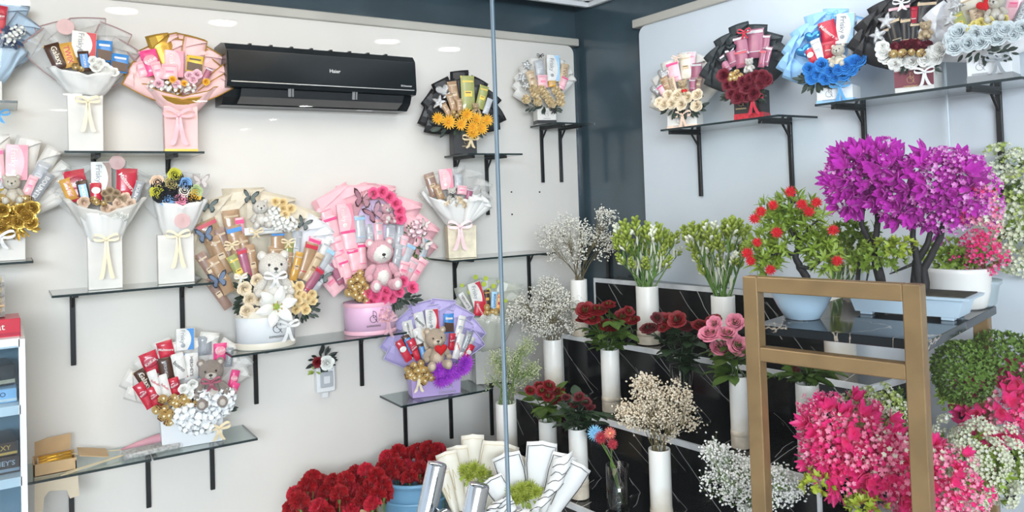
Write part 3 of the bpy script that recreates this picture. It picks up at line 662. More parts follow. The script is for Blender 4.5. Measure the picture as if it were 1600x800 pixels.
R_cream = ribbon('cream', (.86, .76, .55)); R_pink = ribbon('pink', (.88, .50, .55)); R_red = ribbon('red', (.55, .02, .05)); R_blue = ribbon('blue', (.12, .40, .75)); R_white = ribbon('white', (.82, .82, .82)); R_grey = ribbon('grey', (.30, .33, .36)); R_peach = ribbon('peach', (.88, .62, .48)); R_gold = ribbon('champagne', (.75, .62, .40)); R_black = ribbon('black', (.015, .015, .017)); R_lpink = ribbon('palepink', (.92, .68, .70))
clearp = film('clear_wrap', (.80, .80, .78), .30, .2)
frost = film('frosted_wrap', (.82, .80, .75), .66, .4)
frostw = film('frosted_white_wrap', (.84, .84, .82), .82, .45)
pinktul = film('pink_tulle', (.92, .55, .60), .45, .5)
paperW = mat('white_wrapping_paper', (.84, .82, .78), .55, var=.05, vscale=10, trl=.15)
leafD = mat('dark_leaf', (.018, .035, .022), .5, var=.4, vscale=30)
leafG = mat('green_leaf', (.06, .14, .025), .45, var=.5, vscale=25, trl=.2)
leafL = mat('bright_leaf', (.30, .40, .05), .5, var=.35, vscale=25)
silk = lambda n, c, c2=None: mat('silk_'+n, tuple(min(.9, x*1.1) for x in c), .6, var=.12, vscale=2, trl=.12)
F_cream = silk('cream', (.84, .70, .52)); F_white = silk('white', (.84, .83, .78)); F_pink = silk('pink', (.85, .12, .28)); F_lp = silk('palepink', (.90, .52, .60)); F_red = silk('red', (.42, .008, .018)); F_blue = silk('blue', (.02, .22, .62)); F_or = silk('orange', (.88, .46, .04)); F_tan = silk('tan', (.88, .68, .44)); F_mar = silk('maroon', (.16, .006, .02)); F_pur = silk('purple', (.42, .06, .62)); F_grey = silk('grey', (.62, .68, .70)); F_gold = mat('gold_petal', (.55, .34, .06), .3, metal=.6, var=.4, vscale=30); F_beige = silk('beige', (.72, .55, .42))
silver = mat('silver_foil', (.72, .73, .74), .12, metal=1, bump=.5, bscale=60)
G_black = mat('emblem_black', (.03, .03, .03), .4); G_gold = mat('emblem_gold', (.75, .55, .3), .35, metal=.5); G_grey = mat('emblem_grey', (.35, .35, .36), .5)
rcream = lambda k=1: rose_mesh('rose_cream', F_cream, 4, k, leafD); rpink = lambda k=1: rose_mesh('rose_pink', F_pink, 4, k, leafG); rwhite = lambda k=1: rose_mesh('rose_white', F_white, 4, k)
ball = ball_mesh()
BEAR_W = ((.85, .80, .72), (.88, .86, .80)); BEAR_T = ((.55, .42, .30), (.75, .62, .48)); BEAR_G = ((.30, .24, .20), (.62, .56, .50)); BEAR_P = ((.86, .45, .52), (.88, .82, .80)); BEAR_C = ((.80, .72, .58), (.84, .80, .70)); BEAR_Y = ((.62, .42, .20), (.74, .58, .36))
bflyD = butterfly_mesh('butterfly_dark', (.16, .20, .20), (.02, .03, .03)); bflyP = butterfly_mesh('butterfly_pink', (.45, .22, .28), (.06, .02, .03)); bflyC = butterfly_mesh('butterfly_pale', (.75, .68, .66), (.40, .33, .33)); bflyB = butterfly_mesh('butterfly_blue', (.16, .22, .34), (.02, .03, .05))
# ---- tall cream bouquet, upper left
b = Bouquet('chocolate_bouquet', 'tall cream wrapped bouquet with ivory bow at the left end of the highest long shelf', 134, 233, z=1.824, off=.13)
b.box(107, 161, 152, 233, paperW, .08, taper=.02, name='paper_base')
b.fan(134, 150, [(-38, 112, 46), (-20, 118, 50), (4, 122, 50), (24, 118, 48), (38, 104, 44), (48, 92, 40)], clearp, mat('rose_edge', (.45, .30, .30), .5), d=-.03)
b.bars([(88, 88, 22, 40, -20, 'galaxy'), (107, 86, 19, 38, -14, 'twix'), (131, 71, 34, 42, 6, 'frisky_red', .02), (132, 96, 15, 32, -6, 'snickers', .05), (163, 80, 22, 34, 4, 'milka', .03), (187, 99, 24, 30, 8, 'milka', .045)])
b.scatter('white_flower', rwhite(2), [(146, 95), (156, 99), (150, 104), (164, 107), (170, 111), (177, 112)], 8, .06); b.scatter('gold_chocolate', ball, [(118, 104), (126, 108)], 5, .06)
b.cone(112, 158, 150, 72, 196, 104, frostw, .085, ruff=.006, dip=12); b.cone(107, 161, 158, 104, 162, 146, paperW, .02, .0, .003, name='paper_collar')
b.bow(137, 158, 34, R_cream, .085, 2.8)
mb = MB(); mb.add(lathe([(.0, 0), (.030, 0), (.030, .002), (0, .002)], 24, False), 0, RX(pi/2)); b.monogram(mb, 0, -.003, .002, .018); obj('round_tag', mb, [film('pink_tag', (.82, .55, .55), .55)], b.o, b.fr(102, 42, .02, 0))
# ---- pink and gold
b = Bouquet('chocolate_bouquet', 'gold-edged pink paper bouquet with pink satin bow, just left of the air conditioner', 284, 234, z=1.824, off=.13)
pP = mat('pink_paper', (.86, .56, .55), .5, var=.06, vscale=9); gE = mat('gold_paper', (.60, .36, .06), .3, metal=.5)
b.box(257, 308, 168, 233, pP, .08, d=0, band=gE, bandh=.07, taper=.03, name='paper_base')
b.afan(283, 168, -42, 40, 9, lambda a: 112-abs(a)*.45, 40, pP, gE, -.03); b.fan(283, 168, [(-58, 88, 26), (-50, 92, 26), (52, 98, 26), (60, 90, 26)], pP, gE, .01)
b.sheet(279, 150, 34, 98, -16, gE, d=-.012); b.sheet(290, 150, 34, 92, 12, pP, gE, d=-.012)
b.bars([(236, 98, 24, 40, -13, 'kitkat_pink'), (272, 100, 27, 42, 4, 'frisky_pink', .02), (246, 110, 14, 26, -14, 'pink', .05), (265, 112, 22, 24, 2, 'pink', .05), (304, 100, 24, 26, 8, 'goldbox', .02), (323, 117, 9, 24, 26, 'mauve', .05), (221, 108, 14, 24, -18, 'pink', .03)])
b.scatter('pink_blossom', rose_mesh('rose_palepink', F_lp, 4, 1, leafG), [(296, 118), (302, 124), (276, 131), (248, 130), (308, 116)], 7, .065); b.scatter('gold_blossom', rose_mesh('rose_gold', F_or, 3, 2), [(270, 124), (288, 130), (322, 128)], 5, .065)
b.scatter('white_tissue', hydrangea_mesh('tissue', F_white, 14), [(240, 134), (258, 136), (275, 138), (295, 138)], 9, .05)
b.cone(262, 305, 176, 216, 344, 128, pP, .075, ruff=.004, dip=22, edge=gE); b.cone(262, 305, 170, 238, 325, 146, gE, .085, .0, .003, dip=10, name='gold_wrapping_band')
b.bow(279, 180, 44, R_pink, .085, 2.1)
# ---- black and orange
b = Bouquet('chocolate_bouquet', 'round black paper bouquet with orange gerberas on a small shelf left of the glass seam', 724, 241, z=1.821, off=.13)
pB = mat('black_paper', (.012, .012, .014), .45)
b.box(706, 742, 205, 241, pB, .085, logo=G_gold, logopos=(.55, .55))
b.afan(722, 205, -78, 78, 15, lambda a: 90-abs(a)*.33, 26, pB, None, -.03, k0=.3)
b.bars([(709, 146, 14, 38, -6, 'tan'), (731, 145, 21, 54, 2, 'olive', .02), (753, 152, 14, 38, 18, 'olive'), (706, 160, 10, 28, -14, 'tan', .05), (718, 164, 9, 20, -4, 'tan', .055), (762, 166, 9, 26, 24, 'silver', .05), (698, 172, 9, 22, -26, 'tan', .05)])
b.item('foil_heart_balloon', balloon_mesh('heart', silver), 692, 141, 11, .03, -15, 0); b.item('foil_heart_balloon', balloon_mesh('star', silver), 686, 160, 13, .04, 10, 0); b.item('foil_heart_balloon', balloon_mesh('star', silver), 699, 150, 9, .03, 30, 0)
b.bear(744, 180, 20, *BEAR_Y, d=.05)
ger = gerbera_mesh('gerbera_orange', F_or, mat('orange_centre', (.55, .26, .02), .7))
b.scatter('gerbera', ger, [(684, 185), (701, 191), (720, 194), (729, 180), (745, 186), (761, 188), (739, 198), (752, 200), (738, 207)], 11, .075); b.scatter('gold_chocolate', ball, [(709, 176), (713, 181), (717, 177)], 4, .06)
b.fill(722, 196, 44, 12, 50, leafD, .05, 14)
b.bow(735, 217, 26, R_gold, .06, 1.1)
# ---- small silver and peach by the corner
b = Bouquet('chocolate_bouquet', 'small white bouquet with silver balloons and peach carnations beside the dark corner', 852, 193, z=1.986, off=.125)
b.box(837, 866, 170, 193, paperW, .075, band=pB, bandh=.22, logo=G_grey, logopos=(.5, .6))
b.fan(852, 172, [(-58, 58, 16), (-48, 66, 16), (-38, 72, 16), (-25, 78, 16), (-10, 84, 18), (8, 88, 18), (20, 84, 16), (28, 80, 14), (36, 76, 14), (44, 70, 14)], paperW, None, -.03, k0=.5)
b.bars([(843, 106, 13, 24, -6, 'silver'), (864, 107, 20, 42, 3, 'frisky_lblue', .02), (881, 116, 12, 34, 14, 'twixw'), (831, 123, 12, 26, -14, 'beige', .04), (848, 127, 15, 20, 0, 'pink', .045), (880, 130, 10, 20, 24, 'pinkred', .045), (863, 131, 12, 10, 0, 'gold', .055), (868, 98, 16, 14, 0, 'silver', .015)])
b.item('foil_star_balloon', balloon_mesh('star', silver), 823, 102, 9, .03, 10, 0); b.item('foil_star_balloon', balloon_mesh('star', silver), 816, 122, 9, .04, 30, 0); b.item('foil_star_balloon', balloon_mesh('star', silver), 822, 134, 8, .04, 50, 0)
b.item('black_bow', bow_mesh('bow_black_s', R_black, .6), 844, 87, 6, .04, 0, 0)
ct = carnation_mesh('carnation_peach', F_tan)
for q in [(822, 155), (836, 147), (840, 159), (852, 148), (858, 157), (869, 142), (875, 150), (862, 162), (834, 139), (846, 140), (876, 160)]: obj('carnation', ct, list(ct.materials), b.o, T(*b.P(q[0], q[1], .055)) @ RX(pi/2+b.rnd.uniform(-.4, .4)) @ S(7.5*b.s))
b.fill(850, 166, 26, 6, 40, leafD, .05, 10); b.bow(864, 172, 12, R_black, .06, 1.0)
# ---- upper left corner, light blue
b = Bouquet('chocolate_bouquet', 'pale blue wrapped bouquet cut off by the upper left corner of the photo', -22, 177, z=2.002, off=.12)
bl = mat('pale_blue_paper', (.42, .55, .68), .5, var=.05); b.box(-48, 4, 128, 177, paperW, .07, name='paper_base')
b.fan(-20, 125, [(-20, 130, 46), (0, 135, 46), (18, 130, 46), (32, 115, 40), (42, 95, 40)], bl, mat('blue_grey_edge', (.25, .28, .32), .5), -.03)
b.bars([(0, 30, 16, 44, 8, 'kitkat'), (-14, 34, 16, 44, 0, 'silver')]); b.scatter('white_blossom', hydrangea_mesh('tissue', F_white, 14), [(14, 62), (24, 52), (30, 47)], 9, .05); b.fill(16, 60, 14, 8, 20, mat('navy_leaf', (.02, .04, .10), .5), .045)
b.cone(-44, 2, 130, -70, 44, 72, bl, .07, dip=6); b.bow(-2, 178, 30, R_blue, .07, 1.0)
# ---- gold roses, left border
b = Bouquet('chocolate_bouquet', 'bouquet of shiny gold roses with a small cream bear, cut off by the left border', 14, 408, z=1.431, off=.125)
b.box(-22, 40, 345, 408, paperW, .08, logo=G_grey, logopos=(.3, .6))
b.fan(14, 350, [(-40, 110, 26), (-22, 135, 30), (-4, 142, 34), (14, 140, 34), (30, 136, 24), (42, 124, 20), (50, 112, 18), (58, 98, 18), (64, 90, 16)], paperW, None, -.03, k0=.6)
b.bars([(26, 254, 30, 56, 4, 'frisky_pink', .015), (0, 262, 12, 60, -2, 'pinkred'), (47, 290, 13, 32, 24, 'pink', .045), (60, 274, 18, 46, 28, 'silver', .02), (63, 294, 15, 54, 34, 'bounty_grey', .035), (-10, 280, 18, 40, -16, 'goldbox')])
b.bear(20, 318, 46, *BEAR_C, d=.05); b.scatter('gold_chocolate', ball, [(2, 310), (10, 316), (42, 312), (28, 320), (34, 311)], 7, .06)
rg = [rose_mesh('rose_gold_foil', F_gold, 4, k) for k in (1, 2)]
b.scatter('gold_rose', rg, [(4, 328), (20, 333), (35, 328), (50, 325), (12, 345), (28, 346), (2, 355), (16, 360), (-6, 342), (42, 338), (48, 348)], 11, .075)
b.fill(20, 352, 36, 14, 40, F_gold, .06, 12, 'gold_foliage')
b.item('foil_bow_balloon', bow_mesh('bow_whitefoil', R_white, 1.0), 0, 370, 20, .075, 0, 0)
# ---- clear wrap with chocolates, second shelf
b = Bouquet('chocolate_bouquet', 'frosted wrap chocolate bouquet with beige roses on the second long shelf', 165, 448, z=1.301, off=.13)
b.box(138, 191, 368, 447, paperW, .08, taper=.02, name='paper_base')
b.fan(163, 365, [(-34, 108, 46), (-14, 112, 50), (6, 114, 50), (24, 112, 50), (34, 108, 44)], clearp, None, -.03)
b.bars([(107, 296, 16, 34, -18, 'twix', .02), (120, 290, 28, 48, -9, 'kitkat', .012), (131, 302, 15, 40, -8, 'snickers', .03), (158, 278, 28, 50, 2, 'frisky_brown', .015), (150, 300, 15, 28, 0, 'ritter', .04), (198, 285, 29, 44, 4, 'maltesers', .02), (213, 303, 12, 42, 20, 'bounty_grey', .04)])
rb = [rose_mesh('rose_beige', F_beige, 4, k) for k in (1, 2)]
b.scatter('beige_rose', rb, [(131, 316), (185, 318), (196, 308), (190, 326), (166, 326), (176, 330), (204, 318)], 8, .06); b.scatter('brown_blossom', rose_mesh('rose_taupe', mat('silk_taupe', (.36, .26, .16), .6), 3, 3), [(164, 302), (172, 298), (182, 302), (170, 310), (190, 312), (178, 310), (148, 314)], 6, .055); b.scatter('gold_chocolate', ball, [(152, 316), (162, 318), (146, 312)], 5, .065)
b.scatter('pale_blossom', carnation_mesh('carn_white', F_white), [(180, 335), (192, 336)], 8, .06)
b.cone(140, 188, 368, 93, 234, 305, frost, .085, ruff=.006, dip=26); b.cone(138, 190, 376, 120, 206, 330, frostw, .06, .02, .006, name='inner_wrapping_cone', dip=4)
b.bow(166, 374, 36, R_cream, .08, 3.4)
mb = MB(); mb.add(lathe([(.0, 0), (.028, 0), (.028, .002), (0, .002)], 24, False), 0, RX(pi/2)); b.monogram(mb, 0, -.003, .002, .016); obj('round_tag', mb, [MATS['pink_tag']], b.o, b.fr(183, 254, .02, 0))
# ---- felt flower bouquet
b = Bouquet('flower_bouquet', 'frosted bouquet of small multicoloured felt roses on the right part of the second long shelf', 276, 442, z=1.301, off=.13)
b.box(247, 303, 366, 441, paperW, .07, taper=.0, name='paper_base')
b.fan(273, 365, [(-26, 92, 34), (-8, 96, 40), (12, 98, 44), (28, 92, 36)], clearp, None, -.03)
FC = {'blackfelt': (.012, .014, .02), 'yellowfelt': (.62, .60, .06), 'orangefelt': (.85, .48, .03), 'bluefelt': (.22, .42, .72), 'pinkfelt': (.85, .32, .45), 'whitefelt': (.84, .80, .72), 'greenfelt': (.45, .55, .28), 'peachfelt': (.85, .62, .45), 'khakifelt': (.45, .38, .15)}
fr_ = {k: rose_mesh('rose_'+k, mat(k, v, .9), 3, 2) for k, v in FC.items()}
for x, y, c in [(275, 278, 'blackfelt'), (273, 273, 'yellowfelt'), (246, 284, 'peachfelt'), (248, 291, 'blackfelt'), (267, 287, 'khakifelt'), (268, 296, 'blackfelt'), (290, 292, 'blackfelt'), (289, 287, 'bluefelt'), (288, 298, 'whitefelt'), (274, 304, 'blackfelt'), (259, 306, 'blackfelt'), (245, 300, 'yellowfelt'), (249, 306, 'blackfelt'), (306, 299, 'greenfelt'), (303, 306, 'orangefelt'), (302, 312, 'blackfelt'), (284, 311, 'pinkfelt'), (262, 313, 'bluefelt'), (295, 308, 'blackfelt'), (256, 299, 'blackfelt')]: b.item('felt_rose', fr_[c], x, y, 10, .05)
b.cone(254, 298, 368, 238, 326, 312, frostw, .07, ruff=.005, dip=8); b.bow(278, 368, 36, R_cream, .075, 2.8)
b.item('butterfly', bflyC, 314, 284, 14, .03, 0, 0); mb = MB(); mb.add(lathe([(.0, 0), (.030, 0), (.030, .002), (0, .002)], 24, False), 0, RX(pi/2)); b.monogram(mb, 0, -.003, .002, .018); obj('round_tag', mb, [MATS['pink_tag']], b.o, b.fr(285, 345, .078, 0))
# ---- small cream paper, F shelf
b = Bouquet('chocolate_bouquet', 'small cream paper bouquet with pink bow and a white bear, left of the glass seam', 719, 402, z=1.309, off=.13)
crp = mat('cream_gold_paper', (.80, .72, .55), .5, var=.15, vscale=25); b.box(699, 742, 352, 401, crp, .07, taper=.04, name='paper_base')
b.fan(717, 350, [(-40, 82, 30), (-22, 88, 34), (-2, 90, 36), (18, 88, 34), (34, 80, 30), (46, 66, 26)], clearp, None, -.03)
b.bars([(675, 289, 16, 38, -14, 'dusk', .01), (697, 280, 20, 32, -3, 'frisky_pink', .012), (716, 283, 12, 22, 3, 'silver', .01), (686, 301, 11, 24, -20, 'tan', .03), (722, 297, 15, 14, 8, 'pink', .03), (733, 304, 10, 18, 14, 'mauve', .03)])
b.bear(707, 318, 26, *BEAR_W, d=.045, bow=R_black); b.scatter('cream_blossom', carnation_mesh('carn_cream', F_cream), [(700, 316), (713, 320), (723, 318), (717, 313), (729, 322)], 6, .06)
b.fan(727, 352, [(28, 48, 20), (42, 52, 18), (52, 50, 14), (20, 44, 16)], frostw, None, .06, k0=.5); b.cone(699, 736, 352, 656, 752, 300, frostw, .07, ruff=.008, dip=16, seed=2)
b.bow(718, 354, 38, R_lpink, .07, 1.9)
# ---- green dotted wrap
b = Bouquet('chocolate_bouquet', 'clear wrapped chocolate bouquet with lime dots, behind the glass seam on the low shelf', 762, 606, z=.671, off=.12)
b.box(742, 784, 545, 605, film('clear_base', (.8, .8, .76), .6), .07, taper=.02, name='paper_base')
dots = film('dotted_wrap', (.78, .80, .70), .35, .25)
b.fan(762, 545, [(-32, 98, 44), (-14, 110, 46), (4, 112, 46), (22, 110, 44), (34, 98, 40)], dots, None, -.03)
lime = mat('lime_dot', (.42, .50, .04), .5)
for x, y, r_ in [(743, 433, 5), (759, 435, 5), (756, 444, 5), (771, 447, 5), (734, 456, 5), (763, 453, 4), (722, 446, 4), (733, 480, 4), (738, 492, 4), (780, 440, 4), (790, 470, 4)]:
    mb = MB(); mb.add(lathe([(0, 0), (.004*r_/1.6, 0), (.004*r_/1.6, .0015), (0, .0015)], 16, False), 0, RX(pi/2)); obj('printed_dot', mb, lime, b.o, b.fr(x, y, .035, 0) @ T(0, 0, 0))
b.bars([(727, 471, 9, 30, -28, 'hersheys_white', .04), (745, 461, 20, 40, -12, 'frisky_red', .04), (761, 466, 9, 26, 0, 'dark', .04), (772, 470, 9, 28, 8, 'bounty', .045), (780, 473, 8, 26, 12, 'orangebox', .045), (749, 482, 16, 22, 10, 'maltesers', .055)])
b.scatter('white_carnation', carnation_mesh('carn_white', F_white), [(765, 496), (775, 497), (757, 500), (785, 500)], 9, .06); b.scatter('gold_chocolate', ball, [(761, 480), (768, 486), (775, 487), (760, 489)], 5, .065)
b.cone(744, 782, 548, 716, 812, 492, dots, .09, ruff=.006, dip=4)
# ---- big white round box
b = Bouquet('chocolate_bouquet', 'huge white round box bouquet with white teddy, lily and tan chocolates', 414, 551, z=1.001, off=.135, turn=.35)
def round_box(b, x0, x1, y0, m, rimm, emb, eh=.16, ex=.5):
    w = abs(b.P(x1, y0, 0).x-b.P(x0, y0, 0).x); c = b.P((x0+x1)/2, y0, 0); h = c.z; r_ = w/2; k = .10/r_ if r_ > .10 else 1
    mb = MB(); mb.add(lathe([(r_, 0), (r_, h*.97), (r_*.97, h), (0.01, h*.98)], 48), 0, T(c.x, 0, 0) @ S(1, k, 1), True); o = obj('round_box', mb, m, b.o)
    for z0, z1 in ((.001, h*eh), (h*(1-eh), h*1.0)):
        mb = MB(); mb.add(lathe([(r_*1.012, z0), (r_*1.02, z0+.003), (r_*1.02, z1-.003), (r_*1.012, z1)], 48, False), 0, T(c.x, 0, 0) @ S(1, k, 1), True); obj('box_rim', mb, rimm, o)
    mb = MB(); x = c.x+(ex-.5)*w; yy = -k*sqrt(max(0, r_**2-(x-c.x)**2))*1.03-.003; b.monogram(mb, x, yy, h*.56, w*.22); obj('box_emblem', mb, emb, o); return c, w, h
b.o.location.y = -.135
boxw = mat('white_box_card', (.80, .82, .84), .35, var=.04, vscale=8); round_box(b, 368, 460, 482, boxw, mat('cream_rim', (.80, .74, .62), .4), G_black, .17, .62)
crk = mat('crinkled_cream_paper', (.72, .64, .50), .5, var=.15, vscale=14)
b.afan(405, 470, -46, 28, 10, lambda a: 176-abs(a+10)*.55, 56, crk, None, -.07, k0=.25)
b.fan(420, 470, [(34, 150, 34), (42, 150, 28), (48, 142, 24)], mat('white_pleat', (.80, .80, .82), .5), None, -.05, k0=.4)
b.bars([(333, 372, 30, 58, -22, 'tanred', -.02), (364, 358, 26, 60, -5, 'tan', -.03), (377, 370, 13, 60, -3, 'pinkred', -.02), (345, 398, 18, 60, -20, 'tan', 0), (352, 385, 18, 60, -18, 'dusk', -.01), (372, 385, 22, 66, -10, 'tanblue', .0), (385, 400, 16, 70, -8, 'tan', .01), (327, 420, 16, 56, -28, 'dusk', .01), (345, 430, 18, 60, -24, 'tan', .02), (341, 458, 14, 56, -30, 'dusk', .01), (373, 422, 16, 50, -22, 'olive', .03), (383, 414, 14, 52, -10, 'maurered', .035), (395, 412, 14, 60, -6, 'tan', .03),
  (434, 380, 20, 34, 3, 'tanblue', .02), (432, 402, 24, 36, 4, 'tan', .025), (450, 400, 14, 44, 10, 'olive', .02), (462, 388, 15, 56, 10, 'silver', .0), (450, 412, 12, 36, 14, 'tan', .03), (463, 416, 12, 46, 18, 'gold', .025), (480, 408, 20, 60, 20, 'tanred', .01), (485, 395, 20, 50, 24, 'pinkred', .0), (490, 418, 14, 50, 32, 'beige', .02), (488, 440, 14, 50, 38, 'maurered', .03), (502, 400, 12, 60, 28, 'white', -.01), (506, 412, 14, 54, 34, 'pinkblue', 0), (500, 440, 12, 60, 42, 'silver', .01)])
b.bars([(412, 360, 56, 12, 0, 'white', .02)])
b.bear(427, 478, 88, *BEAR_W, d=.055, bow=R_white, ang=3); b.bear(408, 356, 46, *BEAR_W, d=.02)
b.scatter('gold_rose_bud', [rose_mesh('rose_goldbud', mat('silk_gold', (.88, .70, .38), .5, trl=.2), 4, 1)], [(431, 315), (442, 317), (455, 326), (446, 335), (443, 325)], 7, .03)
hw = hydrangea_mesh('hydrangea_white', F_white, 30)
b.scatter('white_hydrangea', hw, [(428, 332), (440, 344), (452, 350), (422, 345), (434, 352)], 11, .02)
b.scatter('cream_rose', [rcream(1), rcream(2)], [(382, 451), (402, 438), (391, 468), (406, 468), (386, 486), (404, 490), (408, 452)], 10, .075)
b.fill(396, 466, 26, 28, 60, leafD, .05, 13); b.fill(468, 480, 26, 18, 60, leafD, .055, 12)
b.scatter('gold_rose_bud', [rose_mesh('rose_goldbud', MATS['silk_gold'], 4, 1)], [(452, 446), (460, 452), (468, 447), (457, 464), (466, 470), (474, 462), (453, 474), (475, 476), (483, 466), (488, 460), (467, 458), (478, 484), (463, 484), (489, 470)], 7, .07)
li = lily_mesh(F_white, mat('lily_green', (.35, .45, .08), .6), mat('anther', (.45, .22, .03), .7)); b.item('lily', li, 431, 479, 31, .155, 0, -.1); b.scatter('white_hydrangea', hw, [(447, 462), (444, 452)], 10, .07)
b.scatter('butterfly', bflyD, [(326, 322), (391, 309)], 14, .02, ang=10, tilt=-.2); b.scatter('butterfly', bflyB, [(320, 368), (341, 438)], 15, .03, ang=-12, tilt=-.2); b.scatter('butterfly', bflyD, [(474, 350), (505, 432)], 14, .02, ang=25, tilt=-.2)
for q in [(362, 382), (377, 432), (400, 362), (450, 378)]: b.item('small_bow', bow_mesh('bow_small', R_gold, .9), q[0], q[1], 11, .05, 0, 0)
b.item('organza_bow', bow_mesh('bow_org', frostw, 1.5), 450, 508, 17, .14, 0, 0)
b.item('pearl_bow', bow_mesh('bow_org', frostw, 1.5), 376, 434, 10, .06, 0, 0)
# ---- big pink round box
b = Bouquet('chocolate_bouquet', 'huge pink round box bouquet with pink teddy bears on the centre shelf', 578, 524, z=1.001, off=.135, turn=.35)
round_box(b, 538, 617, 470, mat('pink_box_card', (.80, .50, .70), .35, var=.05, vscale=8), mat('rose_rim', (.86, .48, .58), .4), G_black, .13, .45)
pk = mat('pink_crepe', (.90, .50, .55), .55, var=.08, vscale=9); b.afan(580, 462, -52, 50, 13, lambda a: 176-abs(a)*.75, 46, pk, None, -.07, k0=.25)
mb = MB(); mb.add(sph(20, 14, .03), 0, S(44*b.s, .02, 44*b.s), True); obj('tulle_puff', mb, pinktul, b.o, b.fr(580, 330, -.04)); b.fan(560, 400, [(-22, 112, 60), (0, 112, 60), (20, 112, 60)], pk, None, -.045, k0=.5)
mb = MB(); mb.add(sph(20, 14, .01), 0, S(30*b.s, .012, 34*b.s), True); obj('lilac_panel', mb, mat('lilac_paper', (.66, .52, .74), .5), b.o, b.fr(588, 345, -.008))
b.bars([(540, 340, 24, 44, -3, 'frisky_pink', .0), (546, 378, 22, 40, -5, 'pinkred', .01), (555, 410, 20, 44, -7, 'pinkred', .015), (520, 360, 22, 44, -14, 'pinkred', -.01), (512, 342, 22, 40, -18, 'pink', -.02), (563, 358, 16, 42, 0, 'pinkblue', .01), (566, 400, 13, 40, 0, 'pinkred', .02), (578, 365, 12, 36, 0, 'silver', .0), (592, 362, 14, 40, 2, 'pinkgrey', .01), (610, 368, 18, 42, 3, 'silver', .0), (625, 366, 12, 38, 8, 'silver', .0), (532, 392, 16, 44, -16, 'pink', .02), (520, 400, 14, 40, -22, 'pinkgrey', .02), (533, 412, 15, 40, -18, 'pink', .03), (541, 424, 14, 36, -14, 'pinkred', .035), (524, 424, 14, 44, -28, 'mauve', .02), (516, 440, 22, 44, -36, 'pink', .01),
  (630, 384, 12, 32, 18, 'pinkgrey', .02), (621, 400, 13, 38, 14, 'silver', .03), (636, 400, 15, 40, 28, 'pinkblue', .02), (640, 420, 18, 38, 34, 'pinkgrey', .02), (652, 424, 16, 46, 38, 'pink', .01), (630, 422, 18, 28, 20, 'pink', .03), (655, 370, 12, 34, 22, 'pink', -.01), (664, 390, 12, 34, 26, 'pinkblue', -.01), (508, 372, 14, 30, -24, 'silver', .0)])
for i, q in enumerate([(584, 302), (598, 300), (609, 308), (619, 318), (625, 330), (626, 342)]): b.item('deep_pink_rose', rose_mesh('rose_pink', F_pink, 4, 1+i % 2, leafG), q[0], q[1], 9, .03)
b.bear(605, 350, 34, *BEAR_P, d=.03, rz=.2); b.item('butterfly', bflyP, 566, 312, 18, .02, 10, -.2); b.item('butterfly', bflyP, 584, 334, 18, .02, -25, -.2); b.item('butterfly', bflyC, 664, 350, 9, .02, 20, -.2); b.item('butterfly', bflyC, 664, 382, 12, .02, 30, -.2)
o = b.bear(597, 452, 82, *BEAR_P, d=.065, label='large pink teddy with a pink hood and white face')
mb = MB(); mb.add(sph(20, 14, .02), 0, T(0, -.06, .69) @ S(.215, .205, .20), True)
fw, ff = bear_meshes(*BEAR_W); obj('white_face', mb, MATS['plush_pale_0.880.80'], o)
b.scatter('gold_chocolate', ball, [(548, 441), (556, 434), (563, 427), (552, 452), (560, 446), (567, 439), (545, 457), (556, 461), (564, 455), (571, 449), (562, 466), (570, 461), (578, 457), (549, 448), (572, 468)], 6.3, .075)
b.scatter('pink_rose', [rpink(1), rpink(2)], [(575, 458), (588, 462), (600, 466), (590, 452), (624, 456), (630, 440), (645, 449), (582, 470), (603, 456), (612, 464)], 9, .085)
b.fill(610, 466, 44, 9, 60, leafD, .07, 13); b.fill(650, 385, 18, 34, 60, leafG, .0, 9, 'sprig', .3)
b.scatter('white_hydrangea', hydrangea_mesh('hydrangea_blush', mat('silk_blush', (.88, .66, .70), .6), 20), [(651, 352), (645, 362), (658, 362)], 9, .0)
b.item('tulle_rosette', hydrangea_mesh('tulle_rosette', pinktul, 16), 603, 492, 11, .11, 0, 0); b.item('organza_bow', bow_mesh('bow_pinkorg', pinktul, 1.8), 606, 500, 15, .11, 0, 0)
# ---- lavender box
b = Bouquet('chocolate_bouquet', 'lavender box bouquet with tan bear, red heart and purple chrysanthemums on the low shelf', 680, 620, z=.671, off=.15)
lil = mat('lilac_paper2', (.47, .40, .70), .5, var=.05); b.box(642, 716, 580, 620, mat('lavender_card', (.52, .38, .72), .45), .10, taper=.05, logo=G_grey, logopos=(.72, .6))
b.afan(680, 580, -58, 58, 13, lambda a: 112-abs(a)*.35, 34, lil, mat('lilac_edge', (.62, .58, .80), .5), -.04, k0=.35)
b.bars([(638, 515, 16, 28, -8, 'hersheys_white', .01), (656, 503, 15, 30, -8, 'bueno', .0), (675, 500, 20, 34, 0, 'frisky_red', 0), (701, 505, 16, 30, 4, 'milka', .0), (719, 510, 12, 34, 18, 'white', .01), (640, 540, 13, 36, -20, 'snickers', .02), (656, 530, 13, 36, -14, 'bueno', .03), (668, 534, 13, 40, -6, 'twixw', .03), (648, 546, 12, 34, -22, 'kitkat', .04), (631, 548, 12, 36, -26, 'ritter', .04), (660, 551, 10, 28, -12, 'snickers', .05), (706, 534, 10, 26, 10, 'kitkat', .03), (716, 541, 11, 40, 20, 'rafa', .03), (729, 534, 11, 34, 26, 'bounty_grey', .02), (731, 552, 10, 30, 36, 'ritter', .04), (728, 543, 12, 40, 38, 'white', .01)])
b.bear(683, 574, 64, *BEAR_T, d=.06); b.item('red_heart', balloon_mesh('heart', mat('red_plush', (.55, .01, .015), .9)), 689, 546, 10, .105, 0, 0)
